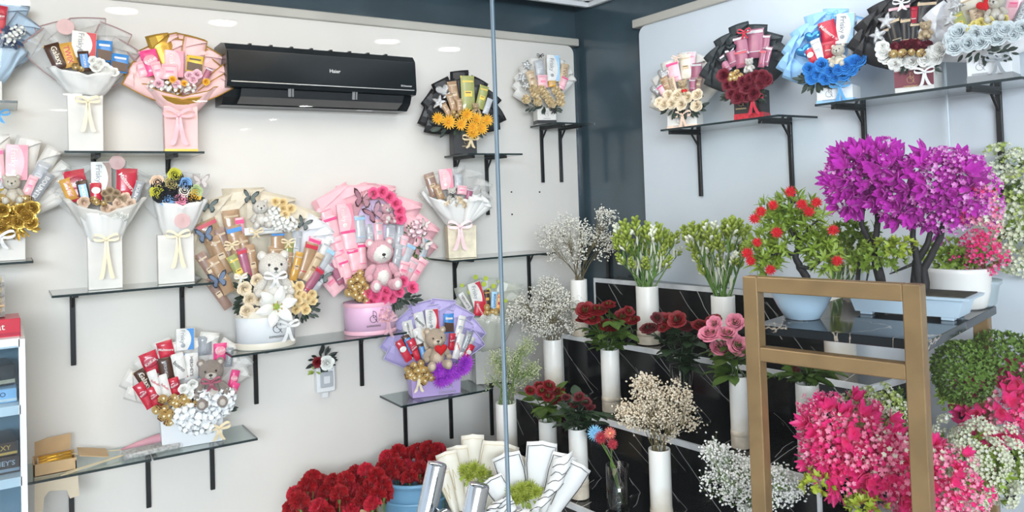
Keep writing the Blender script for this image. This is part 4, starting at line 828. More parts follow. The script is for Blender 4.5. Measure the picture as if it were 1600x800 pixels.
b.scatter('gold_chocolate', ball, [(638, 577), (646, 571), (643, 583), (652, 577), (658, 568), (661, 578), (656, 586), (666, 587), (671, 576), (648, 590), (674, 590), (662, 596), (638, 587)], 6, .085)
cp = carnation_mesh('chrysanthemum_purple', F_pur)
cpu = gerbera_mesh('chrys_purple', F_pur, F_pur, ((18, 1.0, .1), (16, .9, .5), (14, .75, .85), (10, .5, 1.2)), .20)
b.scatter('purple_chrysanthemum', cpu, [(686, 578), (698, 590), (712, 582), (724, 574), (688, 594), (702, 577), (727, 566)], 13, .09, tilt=0)
b.bow(654, 590, 26, R_cream, .085, 1.7)
# ---- white box on the lowest shelf
b = Bouquet('chocolate_bouquet', 'white box bouquet with grey bear, white hydrangeas and gold chocolates on the lowest shelf', 299, 696, z=.653, off=.13)
b.box(253, 346, 640, 697, boxw, .11, taper=.05)
b.afan(298, 640, -62, 60, 15, lambda a: 122-abs(a)*.25, 26, paperW, None, -.04, k0=.5)
b.bars([(289, 530, 26, 34, 3, 'frisky_blue', -.01), (320, 540, 20, 30, 3, 'hersheys_grey', -.01), (344, 550, 20, 28, 3, 'kitkat_pink', .0), (259, 546, 22, 26, -10, 'maltesers', .0), (236, 568, 24, 36, -16, 'kitkat', .0), (259, 577, 20, 36, -5, 'hersheys', .02), (280, 572, 18, 40, -8, 'bueno', .03), (299, 572, 20, 40, 2, 'hersheys_white', .02), (358, 558, 11, 30, 8, 'bounty_grey', .01), (226, 595, 16, 38, -26, 'galaxy', .01), (243, 598, 13, 40, -16, 'rafa', .04), (258, 604, 12, 38, -10, 'rafa', .05), (226, 618, 15, 42, -26, 'kitkat', .03), (242, 622, 13, 36, -20, 'kitkat', .045), (273, 604, 15, 28, -8, 'kitkat', .04), (365, 593, 13, 30, 18, 'kitkat_pink', .03), (363, 612, 13, 30, 28, 'kitkat_pink', .04)])
o = b.bear(333, 632, 74, *BEAR_G, d=.07, bow=mat('striped_bow', (.05, .05, .12), .5, col2=(.6, .1, .12), vscale=180), rz=-.15)
b.scatter('gold_chocolate', ball, [(254, 624), (269, 627), (257, 639), (277, 632), (266, 647), (254, 651), (264, 658), (271, 622), (293, 630), (308, 630), (286, 622), (245, 640)], 7, .085)
b.scatter('white_rose', [rwhite(1), rwhite(2)], [(287, 608), (301, 601), (282, 625), (295, 616)], 8, .08)
b.scatter('white_hydrangea', hydrangea_mesh('hydrangea_pale', mat('silk_pale_blue', (.84, .86, .87), .6), 34), [(281, 648), (297, 642), (293, 660), (309, 652), (322, 635), (337, 625), (347, 634), (334, 645), (318, 620), (307, 666), (322, 662), (351, 622)], 14, .085)
b.fill(318, 640, 42, 24, 40, leafD, .06, 12); b.bow(342, 668, 34, R_gold, .10, 1.2)
# ================================================================ bouquets on the right wall
# ---- peach roses
b = Bouquet('chocolate_bouquet', 'small peach rose bouquet with honey bear nearest the dark corner on the right wall', 1070, 201, wall='R', z=1.891, off=.13, turn=.5)
b.box(1048, 1094, 178, 201, paperW, .08, band=R_peach, bandh=.18, logo=G_grey, logopos=(.4, .6))
b.fan(1070, 180, [(-60, 58, 22), (-48, 62, 22), (-30, 78, 24), (-12, 90, 26), (8, 98, 28), (24, 96, 26), (38, 82, 24), (52, 70, 22), (34, 92, 20)], paperW, None, -.03, k0=.5)
b.bars([(1053, 113, 18, 32, -8, 'pinkred'), (1072, 104, 18, 38, 0, 'cream', .015), (1080, 103, 12, 42, 4, 'pink', .01), (1088, 114, 16, 30, 6, 'mauve', .02), (1041, 132, 12, 26, -20, 'tan', .04), (1051, 131, 9, 22, -12, 'twixw', .05), (1035, 142, 10, 18, -30, 'pinkred', .04), (1082, 133, 9, 18, 6, 'mauve', .05), (1092, 131, 9, 20, 14, 'dusk', .045)])
b.bear(1068, 151, 28, *BEAR_Y, d=.06); b.item('red_heart', balloon_mesh('heart', mat('red_plush', (.55, .01, .015), .9)), 1069, 143, 5, .085, 0, 0)
b.item('foil_star_balloon', balloon_mesh('heart', silver), 1036, 116, 10, .03, 10, 0); b.item('foil_star_balloon', balloon_mesh('heart', silver), 1026, 140, 11, .03, -10, 0)
b.item('top_bow', bow_mesh('bow_peach_s', R_peach, 1.0), 1057, 90, 8, .03, 0, 0)
b.scatter('cream_rose', [rcream(1), rcream(2)], [(1044, 149), (1037, 163), (1049, 162), (1064, 163), (1074, 152), (1089, 148), (1088, 165), (1056, 152), (1060, 147), (1030, 160)], 9, .075)
b.fill(1064, 168, 34, 8, 50, leafD, .06, 12); b.bow(1067, 180, 26, R_peach, .055, 1.4)
# ---- maroon
b = Bouquet('chocolate_bouquet', 'black paper bouquet with maroon roses, plum chocolates and a white bear on the right wall', 1176, 184, wall='R', z=1.891, off=.13, turn=.5)
pD = mat('charcoal_paper', (.030, .038, .042), .5, var=.1); b.box(1153, 1198, 142, 184, pB, .085, band=mat('red_glitter', (.5, .015, .03), .4, var=.5, vscale=200), bandh=.2, logo=G_gold, logopos=(.25, .6))
b.afan(1172, 150, -58, 50, 15, lambda a: 112-abs(a)*.55, 28, pD, None, -.03, k0=.25)
b.bars([(1158, 72, 20, 30, -5, 'mauve', .02), (1180, 68, 24, 46, 4, 'mauve', .01), (1197, 68, 10, 26, 10, 'mauve', .015), (1144, 90, 14, 30, -14, 'mauve', .03), (1132, 100, 12, 28, -26, 'mauve', .03), (1159, 93, 18, 26, -2, 'maurered', .04), (1191, 92, 9, 26, 12, 'maurered', .04), (1199, 88, 9, 30, 18, 'mauve', .03)])
b.item('foil_star_balloon', balloon_mesh('heart', mat('black_foil', (.02, .025, .03), .1, metal=.6)), 1141, 76, 10, .03, 0, 0); b.item('foil_star_balloon', balloon_mesh('heart', MATS['black_foil']), 1127, 96, 10, .03, 0, 0)
b.bear(1172, 114, 24, *BEAR_W, d=.065); b.item('top_bow', bow_mesh('bow_red_s', R_red, 1.0), 1163, 50, 11, .03, 0, 0)
b.scatter('gold_chocolate', ball, [(1144, 117), (1151, 113), (1157, 118), (1149, 122), (1142, 124)], 5, .07)
rm = [rose_mesh('rose_maroon', F_mar, 4, k, leafD) for k in (1, 2)]
b.scatter('maroon_rose', rm, [(1130, 118), (1137, 134), (1148, 130), (1160, 128), (1170, 124), (1180, 120), (1190, 119), (1143, 146), (1155, 142), (1166, 137), (1178, 134), (1188, 130), (1152, 152), (1165, 150), (1177, 146), (1196, 124)], 10, .07)
b.fill(1164, 148, 30, 10, 40, leafD, .055, 12); b.bow(1177, 154, 32, R_red, .055, 1.5)
# ---- blue
b = Bouquet('chocolate_bouquet', 'sky blue bouquet with blue roses, blue heart balloons and cream bear on the right wall', 1310, 162, wall='R', z=1.906, off=.135, turn=.5)
skb = mat('sky_blue_paper', (.30, .55, .85), .5, var=.05); b.box(1283, 1339, 136, 163, boxw, .10, band=skb, bandh=.25, logo=G_grey, logopos=(.35, .65))
b.afan(1304, 138, -58, 42, 15, lambda a: 122-abs(a)*.6, 34, skb, None, -.035, k0=.3)
b.bars([(1294, 50, 24, 36, -8, 'maltesers', .01), (1321, 45, 26, 48, 6, 'frisky_lblue', .0), (1342, 50, 11, 38, 14, 'silver', .01), (1295, 79, 20, 28, 0, 'redbox', .03), (1278, 78, 14, 36, -14, 'white', .03), (1268, 88, 12, 26, -24, 'ritter', .035), (1331, 76, 10, 26, 12, 'silver', .03), (1342, 80, 11, 26, 22, 'bounty_grey', .03)])
bfo = mat('blue_foil', (.06, .26, .60), .12, metal=.7); b.item('foil_heart_balloon', balloon_mesh('heart', bfo), 1270, 58, 13, .02, -5, 0); b.item('foil_heart_balloon', balloon_mesh('heart', bfo), 1256, 80, 13, .025, -20, 0)
b.bear(1312, 106, 38, *BEAR_C, d=.06); b.item('top_bow', bow_mesh('bow_blue_s', R_blue, 1.0), 1301, 22, 9, .03, 0, 0); b.scatter('yellow_rose', rcream(2), [(1297, 98), (1314, 98)], 7, .075)
rbl = [rose_mesh('rose_blue', F_blue, 4, k, leafD) for k in (1, 2)]
b.scatter('blue_rose', rbl, [(1264, 108), (1276, 116), (1283, 102), (1297, 112), (1310, 108), (1322, 104), (1334, 98), (1341, 93), (1289, 122), (1303, 120), (1318, 115), (1330, 108), (1268, 122)], 11, .08)
b.fill(1275, 126, 24, 10, 50, leafD, .06, 14); b.bow(1313, 134, 30, R_blue, .06, 1.6)
# ---- black with red heart, white roses
b = Bouquet('chocolate_bouquet', 'black bouquet with silver stars, white roses and gold chocolates on a maroon box', 1436, 141, wall='R', z=1.906, off=.14, turn=.5)
b.box(1405, 1466, 106, 139, paperW, .11, plate=mat('maroon_card', (.20, .05, .07), .5), logo=G_gold, logopos=(.42, .55))
b.afan(1428, 112, -56, 34, 13, lambda a: 128-abs(a)*.5, 38, pB, None, -.035, k0=.3)
b.bars([(1407, 30, 30, 44, 0, 'blackred', .0), (1428, 30, 20, 40, 4, 'dred' if False else 'redbox', -.01), (1400, 50, 18, 44, -8, 'black', .03), (1416, 50, 14, 44, 2, 'black', .035), (1430, 52, 13, 32, 6, 'black', .04), (1394, 60, 14, 40, -16, 'black', .02), (1448, 24, 26, 44, 8, 'black', .0)])
b.item('foil_star_balloon', balloon_mesh('star', silver), 1386, 34, 16, .03, 10, 0); b.item('foil_star_balloon', balloon_mesh('star', silver), 1372, 56, 15, .035, -8, 0)
b.bear(1448, 62, 30, *BEAR_Y, d=.05); b.item('top_bow', bow_mesh('bow_white_s', R_white, 1.0), 1409, 4, 13, .04, 0, 0)
b.scatter('red_carnation', carnation_mesh('carn_deepred', F_mar), [(1400, 74), (1412, 72), (1424, 70), (1436, 68), (1448, 72), (1406, 80), (1430, 76)], 9, .06, tilt=1.2)
b.scatter('gold_chocolate', ball, [(1396, 84), (1410, 83), (1424, 82), (1439, 83)], 6, .09); rw2 = [rwhite(1), rwhite(2)]
b.scatter('white_rose', rw2, [(1378, 74), (1384, 88), (1398, 100), (1424, 96), (1446, 92), (1460, 90), (1466, 78), (1380, 82), (1455, 84), (1410, 93)], 11, .075)
b.fill(1424, 98, 44, 10, 50, leafD, .055, 13); b.bow(1445, 112, 28, R_grey if False else R_white, .07, 1.5)
# ---- grey roses far right
b = Bouquet('chocolate_bouquet', 'grey and white bouquet with cream bear and pale grey roses in the upper right corner', 1553, 121, wall='R', z=1.906, off=.14, turn=.5)
b.box(1518, 1588, 88, 120, boxw, .11, band=mat('grey_card', (.30, .31, .32), .5), bandh=.3, logo=G_grey, logopos=(.3, .65))
b.afan(1550, 92, -70, 66, 14, lambda a: 126-abs(a)*.25, 36, mat('pale_pleat', (.76, .76, .78), .5), None, -.035, k0=.35)
b.bars([(1520, 16, 30, 50, -10, 'cream', .0), (1545, 14, 26, 44, 0, 'beige', -.01), (1585, 6, 22, 54, 14, 'pink', .0), (1500, 36, 18, 34, -16, 'olive', .03), (1528, 28, 18, 32, -8, 'twixw', .03), (1594, 26, 12, 50, 28, 'bounty_grey', .02)])
b.item('foil_star_balloon', balloon_mesh('star', silver), 1486, 30, 15, .03, 10, 0); b.item('foil_star_balloon', balloon_mesh('star', silver), 1494, 8, 14, .03, 30, 0)
b.bear(1558, 36, 46, *BEAR_C, d=.05); b.item('red_heart', balloon_mesh('heart', MATS['red_plush']), 1538, 8, 11, .06, -20, 0)
b.scatter('yellow_blossom', rose_mesh('rose_yellow', mat('silk_yellow', (.80, .68, .20), .5), 3, 2), [(1522, 40), (1532, 36), (1545, 34), (1568, 30), (1515, 46)], 7, .07)
rgr = [rose_mesh('rose_grey', F_grey, 4, k) for k in (1, 2)]
b.scatter('pale_grey_rose', rgr, [(1488, 62), (1497, 50), (1512, 68), (1532, 66), (1545, 50), (1558, 60), (1571, 46), (1524, 54), (1583, 52), (1492, 74), (1560, 44), (1596, 44)], 13, .08)
b.fill(1535, 80, 50, 8, 50, leafD, .06, 14); b.bow(1559, 92, 32, R_grey, .07, 1.4)
# ================================================================ vases on the steps
pipe = mat('white_pipe_plastic', (.80, .79, .75), .35, var=.06, vscale=9)
def pipe_mat():
    m = bpy.data.materials.new('stained_white_pipe'); m.use_nodes = True; n = m.node_tree; b = n.nodes['Principled BSDF']; b.inputs['Roughness'].default_value = .35
    tc = n.nodes.new('ShaderNodeTexCoord'); sp = n.nodes.new('ShaderNodeSeparateXYZ'); nz = n.nodes.new('ShaderNodeTexNoise'); nz.inputs['Scale'].default_value = 14; nz.inputs['Detail'].default_value = 4
    ma = n.nodes.new('ShaderNodeMath'); ma.operation = 'MULTIPLY_ADD'; ma.inputs[1].default_value = .16
    cr = n.nodes.new('ShaderNodeValToRGB'); e = cr.color_ramp.elements; e[0].position = .06; e[0].color = (.62, .52, .38, 1); e[1].position = .20; e[1].color = (.82, .81, .77, 1)
    L = n.links.new; L(tc.outputs['Object'], sp.inputs[0]); L(tc.outputs['Object'], nz.inputs['Vector']); L(nz.outputs['Fac'], ma.inputs[0]); L(sp.outputs['Z'], ma.inputs[2]); L(ma.outputs[0], cr.inputs[0]); L(cr.outputs[0], b.inputs['Base Color'])
    return m
pipeS = pipe_mat(); clearg = glassmat('clear_vase_glass', (.93, .95, .95), 1.6, .02)
VA = {}
def vase(key, label, px, py, z, wpx, top, ring=.0, kind='pipe', xmax=None):
    """white pipe vase: base pixel, step height, width in pixels, pixel height of the mouth"""
    p = hit(px, py, 2, z)
    if xmax is not None and p.x > xmax: p = p+Vector((xmax-p.x, 0, 0))
    s = (p-CAM).dot(FW)/FPX; r_ = wpx*s/2; q = hit(px, top, 0, p.x); h = q.z-z
    t = thing('flower_vase', label, 'vase', p, 0, 'vases on the marble steps' if kind == 'pipe' else 'clear vases')
    if kind == 'pipe':
        mb = MB(); mb.add(lathe([(r_*.98, 0), (r_, .004), (r_, h-.002), (r_*.985, h), (r_*.90, h), (r_*.89, h-.01), (r_*.89, .012), (.001, .012)], 40), 0, None, True); obj('tube', mb, pipeS, t)
        if ring: mb = MB(); mb.add(lathe([(r_*1.0, ring-.012), (r_*1.05, ring-.010), (r_*1.05, ring+.006), (r_*1.0, ring+.008)], 40, False), 0, None, True); mb.add(lathe([(r_*1.02, 0), (r_*1.02, ring-.012)], 40, False), 0, None, True); obj('collar', mb, mat('aged_collar', (.66, .58, .46), .5, var=.2, vscale=20), t)
    else:
        mb = MB(); mb.add(lathe([(r_*.96, 0), (r_, .004), (r_, h), (r_*.96, h), (r_*.95, .012), (.001, .012)], 40), 0, None, True); obj('glass_cylinder', mb, clearg, t)
        mb = MB(); mb.add(lathe([(r_*.94, .013), (r_*.94, h*.38), (.001, h*.38)], 32), 0, None, True); obj('water', mb, glassmat('water', (.80, .86, .84), 1.0), t)
    VA[key] = (p, r_, h, s); return t
vase('bb1', 'white pipe vase highest at left, holding loose baby breath', 907, 524, .91, 26, 437, xmax=-.34)
vase('tub1', 'white pipe vase full of green and white bud stems against the dark panel', 1014, 536, .91, 35, 447, ring=.05)
vase('tub2', 'wide white pipe vase of green bud stems in front of the white wall', 1133, 556, .91, 37, 462, ring=0)
vase('bb2', 'white pipe vase with dense baby breath just right of the glass seam', 866, 606, .66, 30, 530)
vase('bb3', 'white pipe vase partly behind the glass seam with greenish baby breath', 793, 716, .41, 32, 630)
vase('r4', 'white pipe vase with a collar, holding the big dark red roses', 956, 641, .66, 29, 546, ring=.055)
vase('r5', 'clear glass vase of dark red roses in the middle of the steps', 1068, 668, .66, 36, 572, kind='glass')
vase('r6', 'white pipe vase with a collar, holding the pink roses', 1158, 698, .66, 29, 588, ring=.055)
vase('r7', 'short white pipe vase with small red roses above the striped paper', 858, 735, .41, 28, 658)
vase('r8', 'white pipe vase with a collar and wilting dark roses', 906, 776, .41, 29, 670, ring=.06)
vase('bb4', 'white pipe vase with tan baby breath at the bottom centre', 1034, 806, .41, 34, 702, ring=.02)
vase('da', 'clear glass cylinder with water and three daisies', 967, 799, .41, 36, 727, kind='glass')
vase('lf', 'white pipe vase with rose leaves between the gold table legs', 1266, 724, .66, 35, 600)
vase('lis', 'wide stained pipe vase on the end of the second step behind the table', 1314, 571, .91, 47, 458)
vase('bb5', 'white pipe vase low on the steps under white baby breath', 1184, 868, .41, 34, 790)
# ---------------------------------------------------------------- baby breath
stemB = mat('twig_brown', (.16, .13, .06), .7, var=.3, vscale=30); stemG = mat('stem_green', (.14, .24, .05), .6, var=.3, vscale=30)
def breath(key, label, cx, cy, rx, ry, n, col, stem, twr=.0008, seed=1, bl=.0058, low=.0):
    p, r_, h, s = VA[key]; m0 = p+Vector((0, 0, h)); b = Bouquet('baby_breath_bunch', label, 0, 0, loc=p+Vector((0, 0, .02)), turn=1, group='baby breath bunches', cat='flowers')
    c = b.P(cx, cy, 0); R = random.Random(seed); RX_, RZ_ = rx*s, ry*s; st = MB(); fl = MB(); mouth = Vector((0, 0, h-.02))
    mains = []; lobes = [(cos(a*1.26+seed)*.48, sin(a*1.26+seed)*.45, R.uniform(.42, .62), R.uniform(-.35, .35)) for a in range(5)]+[(0, .1, .6, 0), (R.uniform(-.8, .8), .75, .3, 0), (.85 if seed % 2 else -.85, -.1, .28, 0)]
    for i in range(17):
        a = R.uniform(0, 2*pi); k = sqrt(R.random()); t = c+Vector((RX_*.85*k*cos(a), RX_*.7*R.uniform(-1, 1), RZ_*.6*k*sin(a)))
        m_ = mouth+Vector((R.uniform(-.7, .7)*r_, R.uniform(-.6, .6)*r_, 0)); mid = m_.lerp(t, .5)+Vector((0, 0, .01))
        st.add(tube([Vector((m_.x*.4, m_.y*.4, .0)), m_, mid, t], [.0016, .0016, .0013, .0007], 4), 0); mains.append((mid, t))
    for i in range(n):
        while True:
            q = Vector((R.uniform(-1, 1), R.uniform(-1, 1), R.uniform(-1, 1)))
            if q.length < 1 and q.length > .35+.3*R.random(): break
        lc = lobes[i % len(lobes)]; tgt = c+Vector(((lc[0]+q.x*lc[2])*RX_, (lc[3]+q.y*lc[2])*RX_, (lc[1]+q.z*lc[2])*RZ_))
        mid, t = min(mains, key=lambda a: (a[1]-tgt).length); o = mid.lerp(t, R.uniform(.2, .9))
        st.add(tube([o, o.lerp(tgt, .55)+Vector((0, 0, .004)), tgt], [twr, twr*.8, twr*.6], 3), 0)
        for j in range(R.randint(7, 12)):
            u = tgt+Vector((R.gauss(0, 1), R.gauss(0, 1), R.gauss(0, 1)))*.011; rr = bl*R.uniform(.55, 1.1)
            fl.add(OCT, 0, T(*u) @ RZ(R.random()*3) @ RX(R.random()*3) @ S(rr, rr, rr*.7), True)
            if j % 3 == 0: st.add(tube([tgt, u], [twr*.6, twr*.4], 3), 0)
    obj('twigs', st, stem, b.o, kind='stuff'); obj('blossoms', fl, col, b.o, kind='stuff')
bbw = mat('breath_white', (.86, .84, .76), .7, var=.1, vscale=60); bbg = mat('breath_greenish', (.72, .74, .52), .7, var=.3, vscale=60, col2=(.40, .46, .18)); bbt = mat('breath_tan', (.88, .80, .66), .7, vscale=40, col2=(.74, .60, .42))
breath('bb1', 'airy baby breath bunch spreading over the dark panel edge', 897, 374, 64, 45, 210, bbw, stemB, seed=3)
breath('bb2', 'dense white baby breath bunch just right of the glass seam', 858, 484, 60, 46, 300, bbw, stemB, seed=4)
breath('bb3', 'greenish baby breath bunch behind the glass seam', 796, 576, 42, 46, 220, bbg, stemG, seed=5, bl=.0045)
breath('bb4', 'tan and white baby breath bunch at the bottom centre', 1032, 642, 62, 54, 330, bbt, stemB, seed=6)
breath('bb5', 'white baby breath bunch behind the left leg of the gold table', 1172, 752, 72, 52, 360, mat('breath_bright', (.88, .87, .83), .7), stemG, seed=7)
# ---------------------------------------------------------------- single stems
def stem_path(mouth, tip, base): 
    m = mouth.lerp(tip, .5); m.z += (tip-mouth).length*.06; return [base, mouth, m, tip]
roseLeaf = mat('rose_leaf', (.10, .18, .035), .42, var=.5, vscale=18, trl=.25); roseLeafD = mat('rose_leaf_dark', (.03, .06, .025), .4, var=.5, vscale=18)
redr = mat('rose_red_petal', (.21, .003, .008), .55, var=.3, vscale=3, trl=.12); dredr = mat('rose_wine_petal', (.11, .004, .010), .6, var=.4, vscale=3); pinkr = mat('rose_pink_petal', (.90, .30, .42), .5, var=.22, vscale=2.5, trl=.12)
def cut_rose(key, i, label, grp, px, py, r, m, leafm, mname, nleaf=4, d=None, up=-.95):
    p, r_, h, s = VA[key]; R = random.Random(int(px*3+py)); t = thing('cut_rose', label, 'rose', p+Vector((0, 0, .02)), 0, grp)
    dd = R.uniform(-.03, .04) if d is None else d
    b = VB[key]; tip = b.P(px, py+r*.5, dd); W3 = b.W.to_3x3(); tip = W3 @ tip
    mouth = Vector((R.uniform(-.5, .5)*r_, R.uniform(-.5, .5)*r_, h-.02)); path = stem_path(mouth, tip, Vector((mouth.x*.3, mouth.y*.3, .0)))
    mb = MB(); mb.add(tube(path, .0022, 5), 0, None, True); obj('stem', mb, leafm, t)
    me = rose_mesh('rose_'+mname, m, 5, 1+i % 3); q = r*s*1.12
    obj('bloom', me, [m], t, T(*tip) @ RZ(b.rz) @ RZ(R.uniform(-.5, .5)) @ RX(up+R.uniform(-.3, .3)) @ RY(R.uniform(0, 6)) @ S(q))
    mb = MB()
    for k in range(5): mb.add(leaf_g(q*.9, q*.35, -.3), 0, T(*tip) @ RZ(k*1.25) @ T(0, -q*.15, -q*.45) @ RX(.6), True)
    obj('sepals', mb, leafm, t)
    for k in range(nleaf):
        f = .03+.8*k/nleaf; o = path[1].lerp(path[3], f); L = R.uniform(.065, .105); a = R.uniform(0, 2*pi)
        mb = MB(); M = T(*o) @ RZ(a) @ RX(R.uniform(.7, 1.7)); mb.add(tube([(0, 0, 0), (0, 0, L*.4)], .0008, 4), 0, M)
        for an, ll in ((0, 1), (.9, .8), (-.9, .8)): mb.add(leaf_g(L*.8*ll, L*.5*ll, .25), 0, M @ T(0, 0, L*(.4 if an == 0 else .25)) @ RY(an), True)
        obj('leaf', mb, leafm, t)
VB = {}
class _B: pass
for k, (p, r_, h, s) in VA.items():
    b = Bouquet.__new__(Bouquet); b.loc = p+Vector((0, 0, .02)); b.rz = atan2(CAM.y-p.y, CAM.x-p.x)+pi/2; b.W = Matrix.Translation(b.loc) @ RZ(b.rz); b.I = b.W.inverted(); b.ci = b.I @ CAM; b.s = s; b.k = 1; VB[k] = b
for i, q in enumerate([(915, 478, 14), (933, 478, 14), (951, 471, 10), (951, 502, 14), (973, 488, 12), (988, 495, 11), (911, 493, 10), (925, 490, 12), (983, 482, 8)]): cut_rose('r4', i, 'dark red rose in the big bunch left of the marble steps', 'big dark red roses', *q, redr, roseLeaf, 'red', 4)
for i, q in enumerate([(1014, 507, 13), (1040, 494, 14), (1058, 493, 13), (1073, 504, 12), (1094, 502, 12), (1115, 494, 11), (1027, 492, 9), (1036, 508, 8)]): cut_rose('r5', i, 'dark red rose in the clear vase in the middle of the steps', 'red roses in the clear vase', *q, redr if i % 3 else dredr, roseLeafD, 'red' if i % 3 else 'wine', 4)
for i, q in enumerate([(1110, 513, 17), (1135, 514, 15), (1149, 497, 13), (1126, 537, 15), (1153, 532, 15), (1116, 500, 11)]): cut_rose('r6', i, 'pink rose in the white vase beside the gold table leg', 'pink roses', *q, pinkr, roseLeaf, 'pinkr', 3, up=-.8)
for i, q in enumerate([(829, 606, 8), (847, 606, 9), (858, 598, 9), (873, 607, 9), (856, 614, 9), (868, 619, 8), (842, 598, 7)]): cut_rose('r7', i, 'small red rose in the short vase above the striped paper', 'small red roses', *q, redr, roseLeaf, 'red', 3)
for i, q in enumerate([(884, 617, 7), (905, 616, 8), (916, 624, 8), (923, 633, 7), (897, 627, 7)]): cut_rose('r8', i, 'wilting dark rose in the vase beside the glass cylinder', 'wilting dark roses', *q, dredr, roseLeafD, 'wine', 4)
for i, q in enumerate([(1232, 566, 6), (1254, 558, 6), (1272, 560, 6), (1292, 568, 6), (1244, 575, 5)]): cut_rose('lf', i, 'rose stem with big leaves seen under the black table top', 'leafy rose stems', *q, dredr, roseLeaf, 'wine', 6)
# daisies in the glass cylinder
mauved = mat('daisy_red', (.42, .03, .05), .6, var=.3, vscale=3); coral = mat('daisy_coral', (.75, .20, .16), .6, var=.3, vscale=3); blued = mat('daisy_blue', (.25, .55, .78), .6, var=.3, vscale=3); yc = mat('daisy_centre', (.75, .55, .25), .7)
for i, (x, y, r, m, nm, lb) in enumerate([(930, 677, 13, blued, 'blue', 'pale blue dyed daisy in the glass cylinder'), (939, 684, 11, mauved, 'red', 'crimson daisy at the left in the glass cylinder'), (953, 677, 10, coral, 'coral', 'coral daisy highest in the glass cylinder'), (957, 694, 9, mauved, 'red2', 'small crimson daisy lowest at the right in the glass cylinder')]):
    p, r_, h, s = VA['da']; b = VB['da']; t = thing('cut_daisy', lb, 'flower', p+Vector((0, 0, .02)), 0); W3 = b.W.to_3x3(); tip = W3 @ b.P(x, y, .02*i-.03)
    mouth = Vector((-.5*r_, (.2*i-.3)*r_, h-.02)); mb = MB(); mb.add(tube([Vector((.7*r_, .1*i*r_, .0)), mouth.lerp(Vector((.4*r_, 0, 0)), .5), mouth, tip], .0022, 5), 0, None, True); obj('stem', mb, stemG, t)
    me = gerbera_mesh('daisy_'+nm, m, yc if i == 2 else m, ((22, 1.0, .15), (18, .8, .5), (12, .5, .9)), .17); obj('bloom', me, list(me.materials), t, T(*tip) @ RZ(b.rz) @ RX(-.4) @ S(r*s))
# green bud stems (each stem its own thing)
budG = mat('bud_green', (.40, .50, .08), .5, var=.35, vscale=6, trl=.2); budW = mat('bud_white', (.80, .82, .66), .5, var=.2, vscale=6); stG = mat('bud_stem', (.13, .26, .05), .5, var=.25, vscale=8)
def bud_cluster(seed, white=.3):
    """upright cluster of pointed buds, unit tall"""
    def mk():
        R = random.Random(seed); mb = MB()
        for k in range(17):
            z = .05+.85*k/17; a = k*2.4; q = .13*(1-z*.55); L = .30-.10*z; w = .055
            g = lathe([(.012, 0), (w*.6, L*.3), (w, L*.65), (w*.75, L*.88), (.004, L)], 7); mb.add(g, 1 if R.random() < white else 0, T(q*cos(a)*.35, q*sin(a)*.35, z*.8) @ RZ(a) @ RY(.55-.35*z+R.uniform(-.1, .1)), True)
        mb.add(tube([(0, 0, -.05), (0, 0, .8)], .014, 5), 2)
        return mb.mesh('bud_spike', [budG, budW, stG])
    return cached(('bud', seed), mk)
def bud_stem(key, label, grp, px, py, hpx, seed):
    p, r_, h, s = VA[key]; b = VB[key]; R = random.Random(seed); t = thing('bud_stem', label, 'cut flower', p+Vector((0, 0, .02)), 0, grp); W3 = b.W.to_3x3()
    tip = W3 @ b.P(px, py+hpx, R.uniform(-.05, .05)); a = R.uniform(0, 2*pi); mouth = Vector((.75*r_*cos(a), .75*r_*sin(a), h-.02)); mouth = mouth*.5+W3 @ Vector((max(-.8, min(.8, (px-b.cx)/50))*r_, R.uniform(-.5, .5)*r_, 0))*.5+Vector((0, 0, (h-.02)*.5))
    path = stem_path(mouth, tip, Vector((-mouth.x*.4, -mouth.y*.4, 0))); mb = MB(); mb.add(tube(path, [.0034, .0034, .0032, .0026], 5), 0, None, True); obj('stem', mb, stG, t)
    dr = (path[3]-path[2]).normalized(); up = (dr+Vector((0, 0, .6))).normalized(); B = up.to_track_quat('Z', 'Y').to_matrix().to_4x4(); me = bud_cluster(seed % 5, .55 if R.random() < .35 else .2)
    obj('bud_spike', me, [budG, budW, stG], t, T(*tip) @ B @ S(hpx*s*1.65, hpx*s*1.65, hpx*s*1.2))
    for k in range(5):
        f = R.uniform(.15, .9); o = path[1].lerp(path[3], f); mb = MB(); mb.add(leaf_g(.07, .010, .1), 0, T(*o) @ RZ(R.uniform(0, 6)) @ RX(-.25-.2*R.random()), True); obj('leaf', mb, stG if k % 2 else budW, t)
